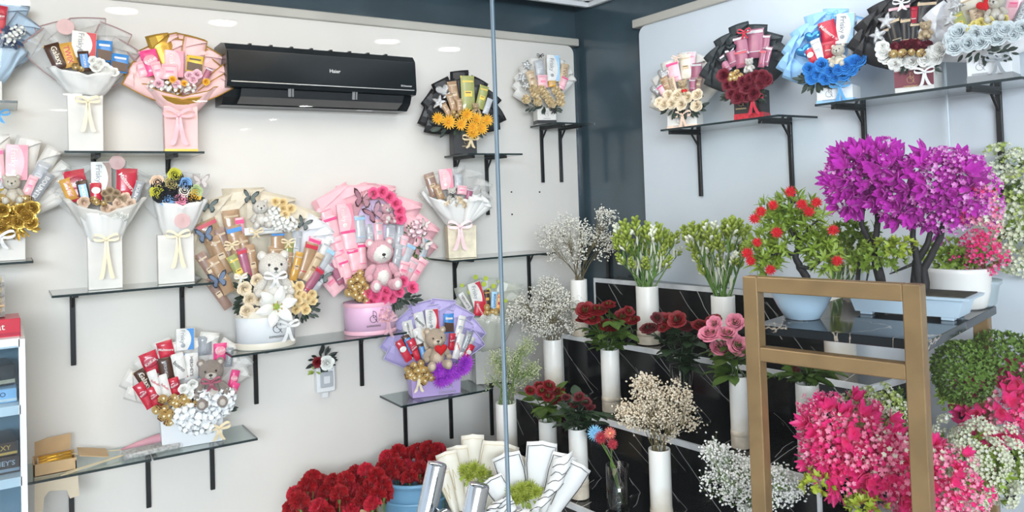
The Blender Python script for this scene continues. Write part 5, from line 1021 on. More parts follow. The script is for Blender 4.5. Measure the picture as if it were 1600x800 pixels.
for key, lab, grp, cx_, pts in [
  ('tub1', 'green and white bud stem in the vase against the dark panel', 'bud stems by the dark panel', 1012, [(972, 348, 34), (983, 342, 36), (995, 338, 34), (1000, 352, 30), (1010, 346, 34), (1019, 352, 32), (1027, 348, 34), (1034, 356, 32), (1042, 362, 30), (1052, 360, 24), (1056, 382, 20), (968, 368, 26), (980, 366, 30), (992, 372, 30), (1006, 372, 30), (1018, 378, 30), (1030, 380, 28), (976, 392, 24), (990, 400, 22), (1036, 396, 26), (1024, 402, 24), (1008, 398, 26)]),
  ('tub2', 'green bud stem in the wide vase in front of the white wall', 'bud stems before the white wall', 1128, [(1078, 350, 32), (1088, 346, 34), (1098, 350, 32), (1108, 344, 34), (1120, 346, 34), (1132, 342, 34), (1142, 338, 34), (1152, 342, 32), (1162, 350, 32), (1084, 366, 30), (1096, 370, 30), (1110, 368, 30), (1124, 366, 32), (1138, 368, 30), (1150, 366, 30), (1160, 376, 30), (1092, 388, 26), (1108, 394, 26), (1126, 396, 26), (1144, 392, 26), (1154, 398, 24), (1102, 410, 22)]),
  ('lis', 'green bud stem in the stained vase behind the bonsai', 'bud stems behind the bonsai', 1318, [(1300, 384, 28), (1312, 378, 30), (1324, 376, 30), (1336, 380, 28), (1344, 390, 26), (1306, 402, 26), (1320, 398, 26), (1334, 404, 26), (1298, 370, 26), (1316, 360, 26)])]:
    VB[key].cx = cx_
    for i, q in enumerate(pts): bud_stem(key, lab, grp, *q, seed=i+int(cx_))
# ================================================================ on the floor: red carnations, tub, paper bunches
kraft = mat('kraft_paper', (.50, .34, .18), .7, var=.15, vscale=9)
redc = mat('carnation_red', (.46, .004, .012), .6, var=.45, vscale=2.5, trl=.25)
redc2 = mat('carnation_rose', (.66, .02, .05), .6, var=.4, vscale=2.5, trl=.25)
def carn(b, px, py, r, d, label, grp, i):
    p = b.W @ b.P(px, py, d); t = thing('red_carnation', label, 'carnation', (p.x, p.y, b.loc.z+.05), 0, grp); me = carnation_mesh('carnation_red', redc if i % 5 else redc2, 1+i % 3 if i % 5 else 9)
    hh = p.z-b.loc.z-.05; R = random.Random(i*7+px); obj('bloom', me, list(me.materials), t, T(0, 0, hh) @ RX(R.uniform(-.45, .2)) @ RY(R.uniform(-.5, .5)) @ S(r*b.s))
    mb = MB(); mb.add(tube([(0, 0, 0), (0, 0, hh)], .002, 5), 0); mb.add(lathe([(.004, -.03), (.009, 0)], 8), 0, T(0, 0, hh-.008)); obj('stem', mb, stemG, t)
p = hit(525, 800, 2, .30); b = Bouquet('flower_wrap', 'kraft paper sleeve around the big bunch of red carnations', 0, 0, loc=(p.x, p.y, .005), turn=1, cat='wrapping'); s_ = (p-CAM).dot(FW)/FPX; b.s = s_
def sleeve(b, rt, rb, h, m, n=40, ruff=.012, name='paper_sleeve', edge=None, k=.75):
    def fn(u, v): a = 2*pi*u; r_ = rb+(rt-rb)*v**.8; w = 1+ruff/rt*v*(sin(a*9)+.6*sin(a*17+1)); return (r_*w*cos(a), r_*w*sin(a)*k, v*h+ruff*1.5*v**4*sin(a*7+2))
    mb = MB(); mb.add(grid(fn, n, 8, .0015), 0, None, True); return obj(name, mb, m, b.o)
sleeve(b, 68*s_, .06, .315, kraft)
bc = b; k = 0; R = random.Random(11)
pts = [(462, 770), (480, 757), (500, 752), (520, 752), (470, 785), (490, 772), (510, 768), (530, 770), (456, 792), (478, 796), (498, 790), (518, 786), (538, 788), (540, 748), (556, 738), (572, 734), (588, 742), (562, 752), (580, 756), (598, 756), (550, 764), (570, 770), (590, 772), (546, 780), (562, 786), (582, 786), (600, 776), (532, 758), (508, 800), (528, 800), (548, 798), (488, 746), (574, 748), (600, 766), (466, 778)]
for i, (x, y) in enumerate(pts): carn(b, x, y+3, 15, .06*sin(i*2.1)+.05*((y-765)/30), 'red carnation in the kraft paper bunch at the bottom', 'carnations in kraft paper', i)
p = hit(648, 740, 2, .36); b = Bouquet('plastic_tub', 'light blue plastic tub on the floor filled with red carnations', 0, 0, loc=(p.x, p.y, .001), turn=1, cat='tub'); s_ = (p-CAM).dot(FW)/FPX; b.s = s_
rr = 56*s_; mb = MB(); mb.add(lathe([(rr*.72, 0), (rr*.74, .004), (rr*.96, .33), (rr*.97, .345), (rr*1.05, .348), (rr*1.06, .362), (rr*1.0, .365), (rr*.93, .34), (rr*.70, .012), (.001, .012)], 48), 0, None, True); obj('tub_body', mb, mat('blue_plastic', (.16, .36, .55), .35), b.o)
mb = MB(); mb.add(lathe([(rr*1.0, .30), (rr*1.015, .302), (rr*1.015, .310), (rr*1.0, .312)], 48, False), 0, T(0, 0, -.03), True); obj('moulded_rib', mb, MATS['blue_plastic'], b.o)
for i, (x, y) in enumerate([(605, 716), (622, 708), (640, 712), (600, 732), (618, 728), (636, 730), (610, 744), (628, 744), (652, 706), (668, 702), (684, 704), (662, 718), (680, 720), (694, 722), (656, 734), (674, 736), (690, 738), (640, 748), (658, 750), (676, 752), (692, 750), (698, 732)]): carn(b, x, y, 14, .05*sin(i*2.3)+.06*((y-728)/24), 'red carnation in the light blue tub', 'carnations in the blue tub', i)
# white paper bunches
mumG = mat('green_mum', (.38, .44, .06), .5, var=.4, vscale=3)
mum = gerbera_mesh('green_mum', mumG, mumG, ((18, 1.0, .35), (16, .9, .7), (14, .7, 1.0), (10, .5, 1.3)), .16)
creamP = mat('cream_wrap_paper', (.80, .76, .66), .55, var=.05, vscale=6); whiteP = mat('white_wrap_paper', (.84, .84, .83), .5); blk = mat('black_print', (.01, .01, .01), .5); goldline = mat('gold_line', (.60, .47, .22), .4, metal=.3)
def paper_bunch(name, label, px, py, z, edge, m, sheets, mums, rt, hz, dd=.0):
    p = hit(px, py, 2, z); b = Bouquet(name, label, 0, 0, loc=(p.x, p.y, .003), turn=1, cat='bouquet', group=None); b.s = (p-CAM).dot(FW)/FPX
    sleeve(b, rt*b.s*.8, .05, z+.0, m, ruff=.006)
    for (x, y, w, L, a, d) in sheets:
        W_ = w*b.s; LL = L*b.s; mb = MB()
        def fn(u, v): return ((u-.5)*W_*(.45+.55*min(1, v*1.4)), -.02*sin(pi*u)-.012*v, v*LL-.25*W_*abs(u-.5)*v)
        mb.add(grid(fn, 6, 6, .0014), 0, None, True); ms = [m, edge]; E = []
        for i in range(7): E.append(Vector(fn(.045, .25+.70*i/6*1.0))+Vector((0, -.0022, 0)))
        for i in range(1, 7): E.append(Vector(fn(.045+.91*i/6, .95))+Vector((0, -.0022, 0)))
        for i in range(5, -1, -1): E.append(Vector(fn(.955, .25+.70*i/6))+Vector((0, -.0022, 0)))
        mb.add(tube(E, .0013 if edge is blk else .0008, 4), 1)
        if edge is not blk: mb.add(tube([Vector(fn(.2+.1*i, .3+.5*((i*37) % 10)/10))+Vector((0, -.0022, 0)) for i in range(6)], .0008, 4), 1)
        obj('wrapping_sheet', mb, ms, b.o, b.fr(x, y, d, a))
    for i, (x, y) in enumerate(mums): b.item('green_chrysanthemum', mum, x, y, 13, .05+.02*(i % 2), None, -.7)
    b.fill(sum(q[0] for q in mums)/len(mums), sum(q[1] for q in mums)/len(mums)+6, 26, 12, 40, leafL, .04, 12)
    return b
paper_bunch('flower_bouquet', 'cream paper bouquet with fine gold lines and green chrysanthemums, left of the glass seam', 745, 790, .42, goldline, creamP,
  [(732, 800, 34, 110, -6, -.02), (742, 800, 36, 126, 2, -.03), (760, 800, 58, 116, 16, .0), (722, 795, 34, 96, -12, .03), (775, 800, 44, 100, 24, .02), (712, 800, 22, 70, -14, .06)], [(726, 736), (740, 732), (752, 740), (733, 745)], 46, 0)
b = paper_bunch('flower_bouquet', 'white paper bouquet with black border lines and green chrysanthemums at the bottom', 830, 812, .42, blk, whiteP,
  [(822, 810, 46, 112, -14, -.03), (838, 812, 48, 128, 8, -.02), (850, 812, 40, 112, 22, .01), (856, 815, 34, 106, 34, .04), (806, 812, 34, 80, -26, .02)], [(800, 770), (814, 764), (828, 762), (838, 770), (820, 778), (806, 780)], 62, 0)
def roll(b, pts, w, m, edge):  # crinkled outer roll of paper
    mb = MB(); P_ = [b.P(x, y, d) for x, y, d in pts]; n = len(P_)-1
    def fn(u, v): q = v*n; i = min(n-1, int(q)); c = P_[i].lerp(P_[i+1], q-i); return (c.x+(u-.5)*w*b.s, c.y-.02*sin(pi*u)+.006*sin(v*26+u*3), c.z+(u-.5)*w*b.s*.45+.004*sin(v*31))
    mb.add(grid(fn, 5, 26, .0014), 0, None, True)
    for k in range(9): v = .06+.105*k; mb.add(tube([Vector(fn(u/5, v+.035*sin(u*1.3)))+Vector((0, -.003, 0)) for u in range(6)], .0012, 4), 1)
    obj('paper_roll', mb, [m, edge], b.o)
roll(b, [(790, 806, .09), (822, 800, .10), (848, 785, .10), (866, 760, .09), (876, 735, .07), (880, 710, .05)], 30, whiteP, blk); roll(b, [(760, 812, .09), (772, 790, .10), (784, 778, .09), (794, 800, .10)], 26, whiteP, blk)
mb = MB()
# ---- rose spray above the switch box
b = Bouquet('rose_spray', 'small artificial red and white rose spray tucked above the switch box', 506, 580, z=hit(506, 583, 1, -.03).z, off=.04, cat='flowers')
b.scatter('red_rose', [rose_mesh('rose_red', redr, 5, 1)], [(497, 566)], 9, .03); b.scatter('white_rose', [rwhite(1)], [(511, 567)], 11, .035, tilt=-.1); b.fill(503, 562, 13, 14, 26, mat('black_leaf', (.012, .016, .016), .5), .015, 14); b.fill(492, 580, 5, 3, 6, leafL, .02, 8)
b.box(500, 512, 572, 583, leafD, .02, name='spray_base')
# ================================================================ display cabinet at the left edge
t = thing('display_cabinet', 'white marbled display cabinet with open compartments at the left border', 'cabinet', (-2.85, -.30, 0))
cabm = mat('white_marbled_board', (.78, .79, .80), .35, var=.10, vscale=5); cin = mat('blue_grey_inside', (.22, .32, .38), .35, var=.1, vscale=3)
X1 = -2.705+2.85; zt = 1.19; mb = MB(); X0 = -.16
for x in (X0, X1): mb.add(box_g(.018, .36, zt), 0, T(x-.009*(1 if x > 0 else -1), -.01, 0))
for z in (0, .245, .475, .72, .951, zt-.022): mb.add(box_g(X1-X0-.03, .36, .030), 0, T((X0+X1)/2, -.01, z-.004 if z > 0 else 0))
obj('carcass', mb, cabm, t); mb = MB(); mb.add(box_g(X1-X0-.02, .008, zt-.03), 0, T((X0+X1)/2, .16, .01)); obj('back_panel', mb, cin, t)
mb = MB(); mb.add(box_g(X1-X0-.04, .003, zt-.04), 0, T((X0+X1)/2, -.1925, .02)); obj('glass_door', mb, glassmat('cabinet_glass', (.85, .92, .96), .8), t)
def place_box(name, label, cat, x, y, z, w, d, h, style, rz=0, txt=None):
    t_ = thing(name, label, cat, (x, y, z), rz); mb = MB(); mb.add(box_g(w, d, h, .002), 0); obj('packet', mb, cm(STY[style][0]), t_)
    mb = MB(); mb.add(box_g(w*1.003, d*1.003, h*.18), 0, T(0, 0, h*.1)); obj('packet_band', mb, cm(STY[style][1]), t_)
    if txt: mb = MB(); put_text(mb, txt, w*.8, h*.35, T(0, -d/2-.002, h*.62), 0); obj('packet_lettering', mb, cm(STY[style][3]), t_)
    return t_
place_box('sweet_box', 'dark brown chocolate packet lying in the middle cabinet compartment', 'packet', -2.79, -.33, .747, .13, .2, .055, 'hersheys', 0, "HERSHEY'S"); place_box('sweet_box', 'black chocolate packet on top of the brown one in the cabinet', 'packet', -2.80, -.34, .803, .12, .18, .045, 'dark', .1, 'GALAXY')
place_box('sweet_box', 'blue and white sweet packet in the top cabinet compartment', 'packet', -2.79, -.33, .978, .12, .2, .045, 'bounty', .0, 'OREO'); place_box('sweet_box', 'black bagged packet leaning on the blue one in the cabinet', 'packet', -2.80, -.30, 1.024, .11, .16, .07, 'black', .15)
place_box('sweet_box', 'red chocolate box lying on top of the white cabinet', 'packet', -2.80, -.36, 1.191, .165, .16, .062, 'kitkat', .02, 'KitKat')
for k in range(4):
    t_ = thing('chocolate_tray', ['clear tray of gold chocolates on the red box, lowest of four', 'clear tray of gold chocolates, second from the bottom of four', 'clear tray of gold chocolates, third from the bottom of four', 'clear tray of gold chocolates, topmost of four'][k], 'tray', (-2.835, -.33, 1.255+.034*k), 0, 'clear chocolate trays')
    mb = MB(); mb.add(box_g(.155, .12, .032, .003), 0); obj('clear_lid', mb, clearp if False else film('tray_plastic', (.7, .7, .66), .25, .1), t_); mb = MB(); mb.add(box_g(.150, .115, .006), 0, T(0, 0, .001)); obj('tray_base', mb, cm('brown' if k != 1 else 'gold'), t_)
    for a in range(4):
        for c in range(2): obj('gold_chocolate', ball, list(ball.materials), t_, T(-.055+.037*a, -.03+.05*c, .018) @ S(.0125))
# ---- things on the lowest left shelf
z = .653; v = hit(68, 742, 2, z)
t = thing('cardboard_carton', 'torn open brown carton at the left end of the lowest shelf', 'carton', (-2.615, -.15, z)); kb = kraft
mb = MB(); mb.add(box_g(.135, .12, .004), 0, T(0, 0, 0)); 
for y_ in (-.058, .058): mb.add(box_g(.135, .004, .045), 0, T(0, y_, 0))
mb.add(box_g(.004, .12, .045), 0, T(-.0655, 0, 0)); mb.add(box_g(.004, .12, .035), 0, T(.0655, 0, 0)); obj('carton_body', mb, kb, t)
mb = MB(); mb.add(prism([(-.06, 0), (.055, .004), (.058, .062), (-.02, .058), (-.06, .05)], 0, .003), 0, T(0, .058, .045) @ RX(-.1)); obj('flap', mb, kb, t)
mb = MB(); mb.add(prism([(-.065, 0), (.07, 0), (.075, -.10), (.045, -.105), (.035, -.07), (-.02, -.06), (-.035, -.08), (-.04, -.13), (-.065, -.13)], 0, .003), 0, T(0, -.062, .0) @ RX(.15)); obj('torn_flap', mb, mat('pale_carton', (.66, .56, .42), .7), t)
mb = MB(); mb.add(box_g(.10, .12, .003), 0, T(.125, .0, .035) @ RY(.25)); obj('side_flap', mb, kb, t)
for k in range(3): t_ = thing('gold_foil_roll', ['gold foil roll in the torn carton, front one', 'gold foil roll in the torn carton, middle one', 'gold foil roll in the torn carton, rear one'][k], 'foil roll', (-2.615, -.185+.033*k, z+.028+.002*k)); mb = MB(); mb.add(tube([(-.05, 0, 0), (.055, 0, .004)], .0155, 14), 0, None, True); obj('roll', mb, mat('gold_wrap', (.75, .42, .05), .15, metal=.85), t_); mb = MB(); mb.add(tube([(-.053, 0, 0), (-.050, 0, 0)], .012, 12), 0); obj('white_end', mb, white, t_)
t = thing('pink_wand', 'pink paper cone on a long stick lying on the lowest shelf', 'cone', (-2.36, -.09, z+.012)); mb = MB(); mb.add(tube([(-.03, -.01, .0), (.03, 0, .006), (.10, .012, .010), (.155, .02, .010), (.165, .022, .008)], [.004, .012, .019, .020, .008], 16), 0, None, True); obj('cone', mb, mat('pink_satin', (.72, .36, .42), .4), t)
mb = MB(); mb.add(tube([(-.24, -.055, .035), (-.03, -.01, .0)], .002, 6), 0); obj('stick', mb, mat('straw_stick', (.72, .58, .36), .6), t)
t = thing('sequin_packet', 'clear packet of silver grey filler lying on the lowest shelf', 'packet', (-2.29, -.165, z+.001), .12); mb = MB(); mb.add(box_g(.20, .07, .018, .005), 0); obj('filler', mb, mat('silver_filler', (.45, .45, .44), .5, var=.6, vscale=90, bump=1, bscale=120), t)
mb = MB(); mb.add(box_g(.215, .085, .021, .006), 0, T(0, 0, -.0005)); obj('clear_bag', mb, clearp, t); mb = MB(); mb.add(tube([(-.10, 0, .01), (-.32, -.06, .004)], .0018, 5), 0); mb.add(tube([(-.10, .01, .01), (-.30, -.035, .004)], .0018, 5), 0); obj('tie_sticks', mb, MATS['straw_stick'], t)
# ---- boxes on the wall ledge beside the corner
ebx = mat('dark_teal_box', (.02, .055, .07), .3, var=.1); 
def gift(label, x, y, z, w, d, h, m, emb=True, rz=0):
    t_ = thing('gift_box', label, 'box', (x, y, z), rz); mb = MB(); mb.add(box_g(w, d, h*.8, .002), 0); obj('base', mb, m, t_); mb = MB(); mb.add(box_g(w*1.03, d*1.03, h*.22, .002), 0, T(0, 0, h*.79)); obj('lid', mb, m, t_)
    if emb: b = Bouquet.__new__(Bouquet); mb = MB(); b.monogram(mb, 0, -d/2-.002, h*.48, w*.3); obj('box_emblem', mb, mat('dull_emblem', (.12, .17, .19), .5), t_)
# ================================================================ gold frame table with a black marble top
A_ = hit(1452, 441, 2, 1.347); B_ = hit(1163, 431, 2, 1.347); rzT = radians(13); wid = (B_-A_).dot(Vector((-sin(rzT), cos(rzT), 0)))-.02   # local x: away to the right wall; local y: across the table (towards the steps)
t = thing('gold_table', 'gold painted steel table with raised end rail and black veined marble top', 'table', ((A_.x+B_.x)/2, (A_.y+B_.y)/2, 0), rzT)
TB = Matrix.Translation(t.location) @ RZ(rzT); TBi = TB.inverted()
goldp = mat('brushed_gold_paint', (.27, .172, .076), .38, metal=.25, var=.14, vscale=14, bump=.15, bscale=70)
def vein_mat():
    m = bpy.data.materials.new('black_vein_marble'); m.use_nodes = True; n = m.node_tree; b = n.nodes['Principled BSDF']; b.inputs['Roughness'].default_value = .09; b.inputs['Specular IOR Level'].default_value = .22
    tc = n.nodes.new('ShaderNodeTexCoord'); nz = n.nodes.new('ShaderNodeTexNoise'); nz.inputs['Scale'].default_value = 4.5; nz.inputs['Detail'].default_value = 5; nz.inputs['Distortion'].default_value = .4
    cr = n.nodes.new('ShaderNodeValToRGB'); e = cr.color_ramp.elements; e[0].position = .494; e[0].color = (.008, .012, .016, 1); e[1].position = .506; e[1].color = (.008, .012, .016, 1); k = e.new(.5); k.color = (.45, .38, .30, 1)
    n.links.new(tc.outputs['Object'], nz.inputs['Vector']); n.links.new(nz.outputs['Fac'], cr.inputs[0]); n.links.new(cr.outputs[0], b.inputs['Base Color']); return m
vm = vein_mat(); LT = .72; q = .044; Wd = wid+.02; H1 = 1.3470
mb = MB(); mb.add(box_g(LT, Wd-.004, .026, .002), 0, T(LT/2+.004, 0, 1.174)); obj('table_top', mb, vm, t)
def tubebox(x0, y0, z0, x1, y1, z1): mb = MB(); mb.add(box_g(abs(x1-x0), abs(y1-y0), z1-z0, .0025), 0, T((x0+x1)/2, (y0+y1)/2, z0)); return mb
hw_ = Wd/2
for sy in (-1, 1):
    obj('leg', tubebox(-q, sy*hw_, 0, 0, sy*(hw_-q), H1), goldp, t)
    if sy < 0: obj('leg', tubebox(LT-.07, sy*(hw_-.01), 0, LT-.07+q, sy*(hw_-q-.01), 1.173), goldp, t)
obj('end_rail', tubebox(-q, -hw_+q, H1-q, 0, hw_-q, H1), goldp, t)
obj('lower_rail', tubebox(-q, -hw_+q, 1.105, 0, hw_-q, 1.105+q*.9), goldp, t)
mb = tubebox(0.001, -hw_+.012, .50, LT-.02, hw_-.13, .52); obj('lower_shelf', mb, vm, t)
for sy in (-1, 1): ya = -hw_+.005 if sy < 0 else hw_-.15; obj('shelf_rail', tubebox(.001, ya, .470, LT-.072, ya+.02, .4995), goldp, t)
# ---------------------------------------------------------------- plants
blueW = mat('white_pot_blue_reflection', (.48, .66, .82), .25, coat=.3); creamW = mat('cream_plastic_pot', (.78, .77, .74), .35); soil = mat('dark_moss', (.05, .045, .03), .9, var=.4, vscale=40)  # bowl is white glaze; its bluish reflection is put into the colour
barkD = mat('black_bark', (.018, .016, .018), .7, var=.5, vscale=40, bump=.6, bscale=60)
def plant(name, label, px, py, z, group=None, loc=None):
    p = hit(px, py, 2, z) if loc is None else Vector(loc); b = Bouquet(name, label, 0, 0, loc=p, turn=1, cat='potted plant', group=group); b.rnd = random.Random(int(px+py)); return b
def pot(b, prof, m, n=40, sx=1, sy=1, cx=0, cy=0, name='pot'):
    mb = MB(); k = b.s; mb.add(lathe([(r_*k, z_*k) for r_, z_ in prof], n, True), 0, T(cx, cy, 0) @ S(sx, sy, 1), True); o = obj(name, mb, m, b.o)
    return o
def leafy(b, cx, cy, rx, ry, rd, n, m, L, W, name='foliage', d0=0, up=.35, tuft=7, hollow=.35):
    """pad of leaf tufts, radii in px; leaves point outwards and up"""
    mb = MB(); R = b.rnd; c = b.P(cx, cy, d0); k = b.s
    for i in range(n):
        z = 1-2*(i+.5)/n; a = i*2.39996; q = sqrt(1-z*z); dv = Vector((q*cos(a), q*sin(a), z)); rr = R.uniform(hollow, 1); pnt = c+Vector((dv.x*rx*k, dv.y*rd*k, dv.z*ry*k))*rr
        dd = (dv+Vector((0, 0, up))+Vector((R.uniform(-.4, .4), R.uniform(-.4, .4), R.uniform(-.4, .4)))).normalized(); B = dd.to_track_quat('Z', 'Y').to_matrix().to_4x4()
        for j in range(tuft): mb.add(leaf_g(L*k*R.uniform(.7, 1.2), W*k, .25), 0, T(*pnt) @ B @ RZ(j*2*pi/tuft+R.random()) @ RX(R.uniform(.25, .95)), True)
    return obj(name, mb, m, b.o)
def branch(b, pts, r0, r1, name='trunk', m=None):
    P_ = [b.P(x, y, d) for x, y, d in pts]; n = len(P_); mb = MB(); Q = []
    for i in range(n-1):
        for j in range(3): Q.append(P_[i].lerp(P_[i+1], j/3)+Vector((b.rnd.uniform(-1, 1), b.rnd.uniform(-1, 1), 0))*.0015)
    Q.append(P_[-1]); mb.add(tube(Q, [(r0+(r1-r0)*i/(len(Q)-1))*b.s for i in range(len(Q))], 8), 0, None, True); return obj(name, mb, m or barkD, b.o)
def floret_cluster(name, m1, m2, seed=1, n=9, five=5):
    """loose cluster of five-petalled plastic florets, radius about 1, facing -y"""
    def mk():
        R = random.Random(seed); mb = MB()
        for i in range(n):
            a = i*2.4; q = .85*sqrt(i/n); dv = Vector((q*cos(a), -.5*(1-q*q)-.2*R.random(), q*sin(a))); B = (Vector((dv.x, -.9, dv.z))).to_track_quat('-Y', 'Z').to_matrix().to_4x4(); mm = 1 if R.random() < .35 else 0
            for j in range(five): mb.add(petal(.36, .24, .25, .3, 2, 3), mm, T(*dv) @ B @ RY(j*2*pi/five+R.random()*.4) @ RX(.45), True)
            mb.add(tube([(0, .3, 0), dv], .02, 3), 0)
        return mb.mesh(name, [m1, m2])
    return cached((name, seed), mk)
def petal_tuft(name, m1, seed=1, n=7):
    """tuft of broad silk leaves/petals"""
    def mk():
        R = random.Random(seed); mb = MB()
        for i in range(n): a = i*2.4; mb.add(petal(1.5, .78, .25, .6, 3, 5), 0, RY(a) @ RX(.35+.7*R.random()), True)
        return mb.mesh(name, [m1])
    return cached((name, seed), mk)
def crown(b, cx, cy, rx, ry, rd, n, kinds, r, d0=0, name='blossom_cluster', seed=0):
    """blossom clusters over an ellipsoid crown, facing outwards"""
    c = b.P(cx, cy, d0); k = b.s; R = b.rnd
    for i in range(n):
        z = 1-2*(i+.5)/n; a = i*2.39996+seed; q = sqrt(1-z*z); dv = Vector((q*cos(a), q*sin(a), z))
        if dv.y > .55: continue
        f = R.uniform(.62, 1.0) if R.random() < .85 else R.uniform(1.0, 1.22); p = c+Vector((dv.x*rx, dv.y*rd, dv.z*ry))*k*f; B = (dv+Vector((0, -.5, .1))).to_track_quat('-Y', 'Z').to_matrix().to_4x4()
        me = R.choice(kinds); obj(name, me, list(me.materials), b.o, T(*p) @ B @ RY(R.uniform(0, 6)) @ S(r*k*R.uniform(.75, 1.25)))
def mq(n, c, c2): return mat(n, c, .4, vscale=1.5, col2=c2, sheen=.2, trl=.35)
purp = mq('purple_petal', (.72, .06, .62), (.50, .025, .46)); purpL = mq('purple_petal_light', (.92, .50, .84), (.80, .24, .68)); pnk = mq('pink_petal', (.95, .07, .33), (.80, .02, .20)); pnkL = mq('pink_petal_light', (.95, .48, .62), (.92, .25, .42)); wht = mq('white_petal', (.86, .86, .78), (.72, .76, .52)); whtG = mq('lime_petal', (.60, .68, .25), (.42, .52, .12)); redp = mq('bonsai_red', (.82, .03, .05), (.50, .01, .02))
lgreen = mat('bonsai_leaf', (.34, .46, .06), .45, vscale=4, col2=(.16, .26, .03), trl=.2); lg2 = mat('bush_leaf', (.22, .33, .04), .45, vscale=4, col2=(.08, .15, .02), trl=.2); jun = mat('juniper_leaf', (.16, .27, .04), .5, vscale=4, col2=(.06, .13, .02), trl=.15); lime2 = mat('lime_leaf', (.48, .52, .05), .45, vscale=4, col2=(.25, .34, .03))
PK = [floret_cluster('floret_purple', purp, purpL, 1), petal_tuft('tuft_purple', purp, 1), petal_tuft('tuft_purple', purp, 2)]; PKL = [floret_cluster('floret_purple_l', purpL, purp, 3)]
NK = [floret_cluster('floret_pink', pnk, pnkL, 1), petal_tuft('tuft_pink', pnk, 1), petal_tuft('tuft_pink', pnk, 2)]; NKL = [floret_cluster('floret_pink_l', pnkL, pnk, 3), floret_cluster('floret_pink_l', pnkL, wht, 4)]
WK = [floret_cluster('floret_white', wht, wht, k, 13) for k in (1, 2)]; GK = [floret_cluster('floret_lime', whtG, wht, 1, 10)]
# bonsai with red flowers
b = plant('bonsai_plant', 'bonsai with spiky red flowers in a white bowl on the black table top', 1254, 497, 1.2005)
pot(b, [(24, 0), (26, 1), (36, 18), (45, 36), (49, 46), (50, 52), (48, 53), (45, 48), (30, 44), (.5, 44)], blueW); mb = MB(); mb.add(lathe([(44*b.s, 45*b.s), (20*b.s, 48*b.s), (.001, 49*b.s)], 30), 0, None, True); obj('soil', mb, soil, b.o)
branch(b, [(1262, 452, 0), (1260, 432, 0), (1250, 418, -.01), (1243, 402, 0), (1247, 386, 0), (1243, 360, 0)], 7, 3.5); branch(b, [(1245, 398, 0), (1225, 395, .01), (1205, 398, .02)], 3.5, 1.5, 'branch'); branch(b, [(1247, 388, 0), (1236, 360, .01), (1228, 335, 0)], 3, 1.2, 'branch'); branch(b, [(1248, 416, 0), (1268, 420, .01), (1285, 405, .02)], 3.5, 1.5, 'branch'); branch(b, [(1246, 380, 0), (1265, 355, 0), (1278, 345, 0)], 2.5, 1, 'branch')
for c in [(1240, 328, 32, 26, 22, 34), (1215, 345, 28, 20, 20, 24), (1262, 345, 28, 24, 22, 26), (1225, 380, 30, 18, 22, 26), (1196, 398, 28, 20, 20, 26), (1190, 372, 16, 12, 12, 10), (1200, 412, 24, 14, 16, 16), (1272, 382, 26, 20, 20, 24), (1290, 402, 28, 22, 22, 30), (1284, 372, 22, 14, 16, 14), (1205, 330, 20, 14, 14, 12)]: leafy(b, *c[:5], c[5], lgreen, 17, 4.2, up=.5, tuft=6)
redf = gerbera_mesh('spiky_red', redp, redp, ((14, 1.0, .1), (12, .9, .6), (8, .7, 1.1)), .26)
b.scatter('red_flower', redf, [(1235, 300), (1253, 320), (1264, 331), (1276, 317), (1208, 321), (1189, 331), (1179, 342), (1214, 364), (1168, 396), (1173, 408), (1302, 360), (1308, 408), (1183, 379), (1204, 422)], 9, .06, tilt=-.3)
# second bushy green behind
b = plant('bonsai_plant', 'green leafy bush behind the purple tree near its left trunk', 1335, 470, 1.2005); b.loc
pot(b, [(16, 0), (22, 28), (23, 30), (.5, 29)], creamW); branch(b, [(1338, 455, 0), (1342, 420, 0), (1340, 390, 0)], 4, 2)
leafy(b, 1332, 362, 34, 20, 22, 40, lg2, 11, 5, tuft=7); leafy(b, 1350, 380, 26, 20, 22, 30, lg2, 11, 5)
# long planter with the purple tree
c0 = hit(1424, 492, 2, 1.2005); rzP = rzT-pi/2
t2 = thing('planter_tree', 'purple blossom tree in a long pale footed planter in the middle of the table', 'potted plant', c0, rzP)
k_ = (c0-CAM).dot(FW)/FPX
b = Bouquet.__new__(Bouquet); b.loc = c0; b.rz = rzP; b.W = Matrix.Translation(c0) @ RZ(rzP); b.I = b.W.inverted(); b.ci = b.I @ CAM; b.s = k_; b.k = 1; b.o = t2; b.rnd = random.Random(5)
PW, PD, PH = .335, .155, .062
def trough(w, d, z0, w2, d2, z1): 
    a = [(x*w/2, y*d/2, z0) for x, y in ((-1, -1), (1, -1), (1, 1), (-1, 1))]+[(x*w2/2, y*d2/2, z1) for x, y in ((-1, -1), (1, -1), (1, 1), (-1, 1))]; return a, [(0, 3, 2, 1), (4, 5, 6, 7), (0, 1, 5, 4), (1, 2, 6, 5), (2, 3, 7, 6), (3, 0, 4, 7)]
mb = MB(); mb.add(trough(PW*.86, PD*.80, .010, PW*.95, PD*.93, PH)); mb.add(trough(PW*1.06, PD*1.1, PH, PW*1.08, PD*1.13, PH+.008)); obj('planter', mb, mat('pale_blue_planter', (.52, .66, .78), .35), t2)
for sx in (-1, 1):
    for sy in (-1, 1): mb = MB(); mb.add(box_g(.035, .03, .012, .002), 0, T(sx*PW*.34, sy*PD*.28, 0)); obj('foot', mb, MATS['pale_blue_planter'], t2)
mb = MB(); mb.add(box_g(PW*.98, PD*.95, .004), 0, T(0, 0, PH+.007)); obj('soil', mb, soil, t2)
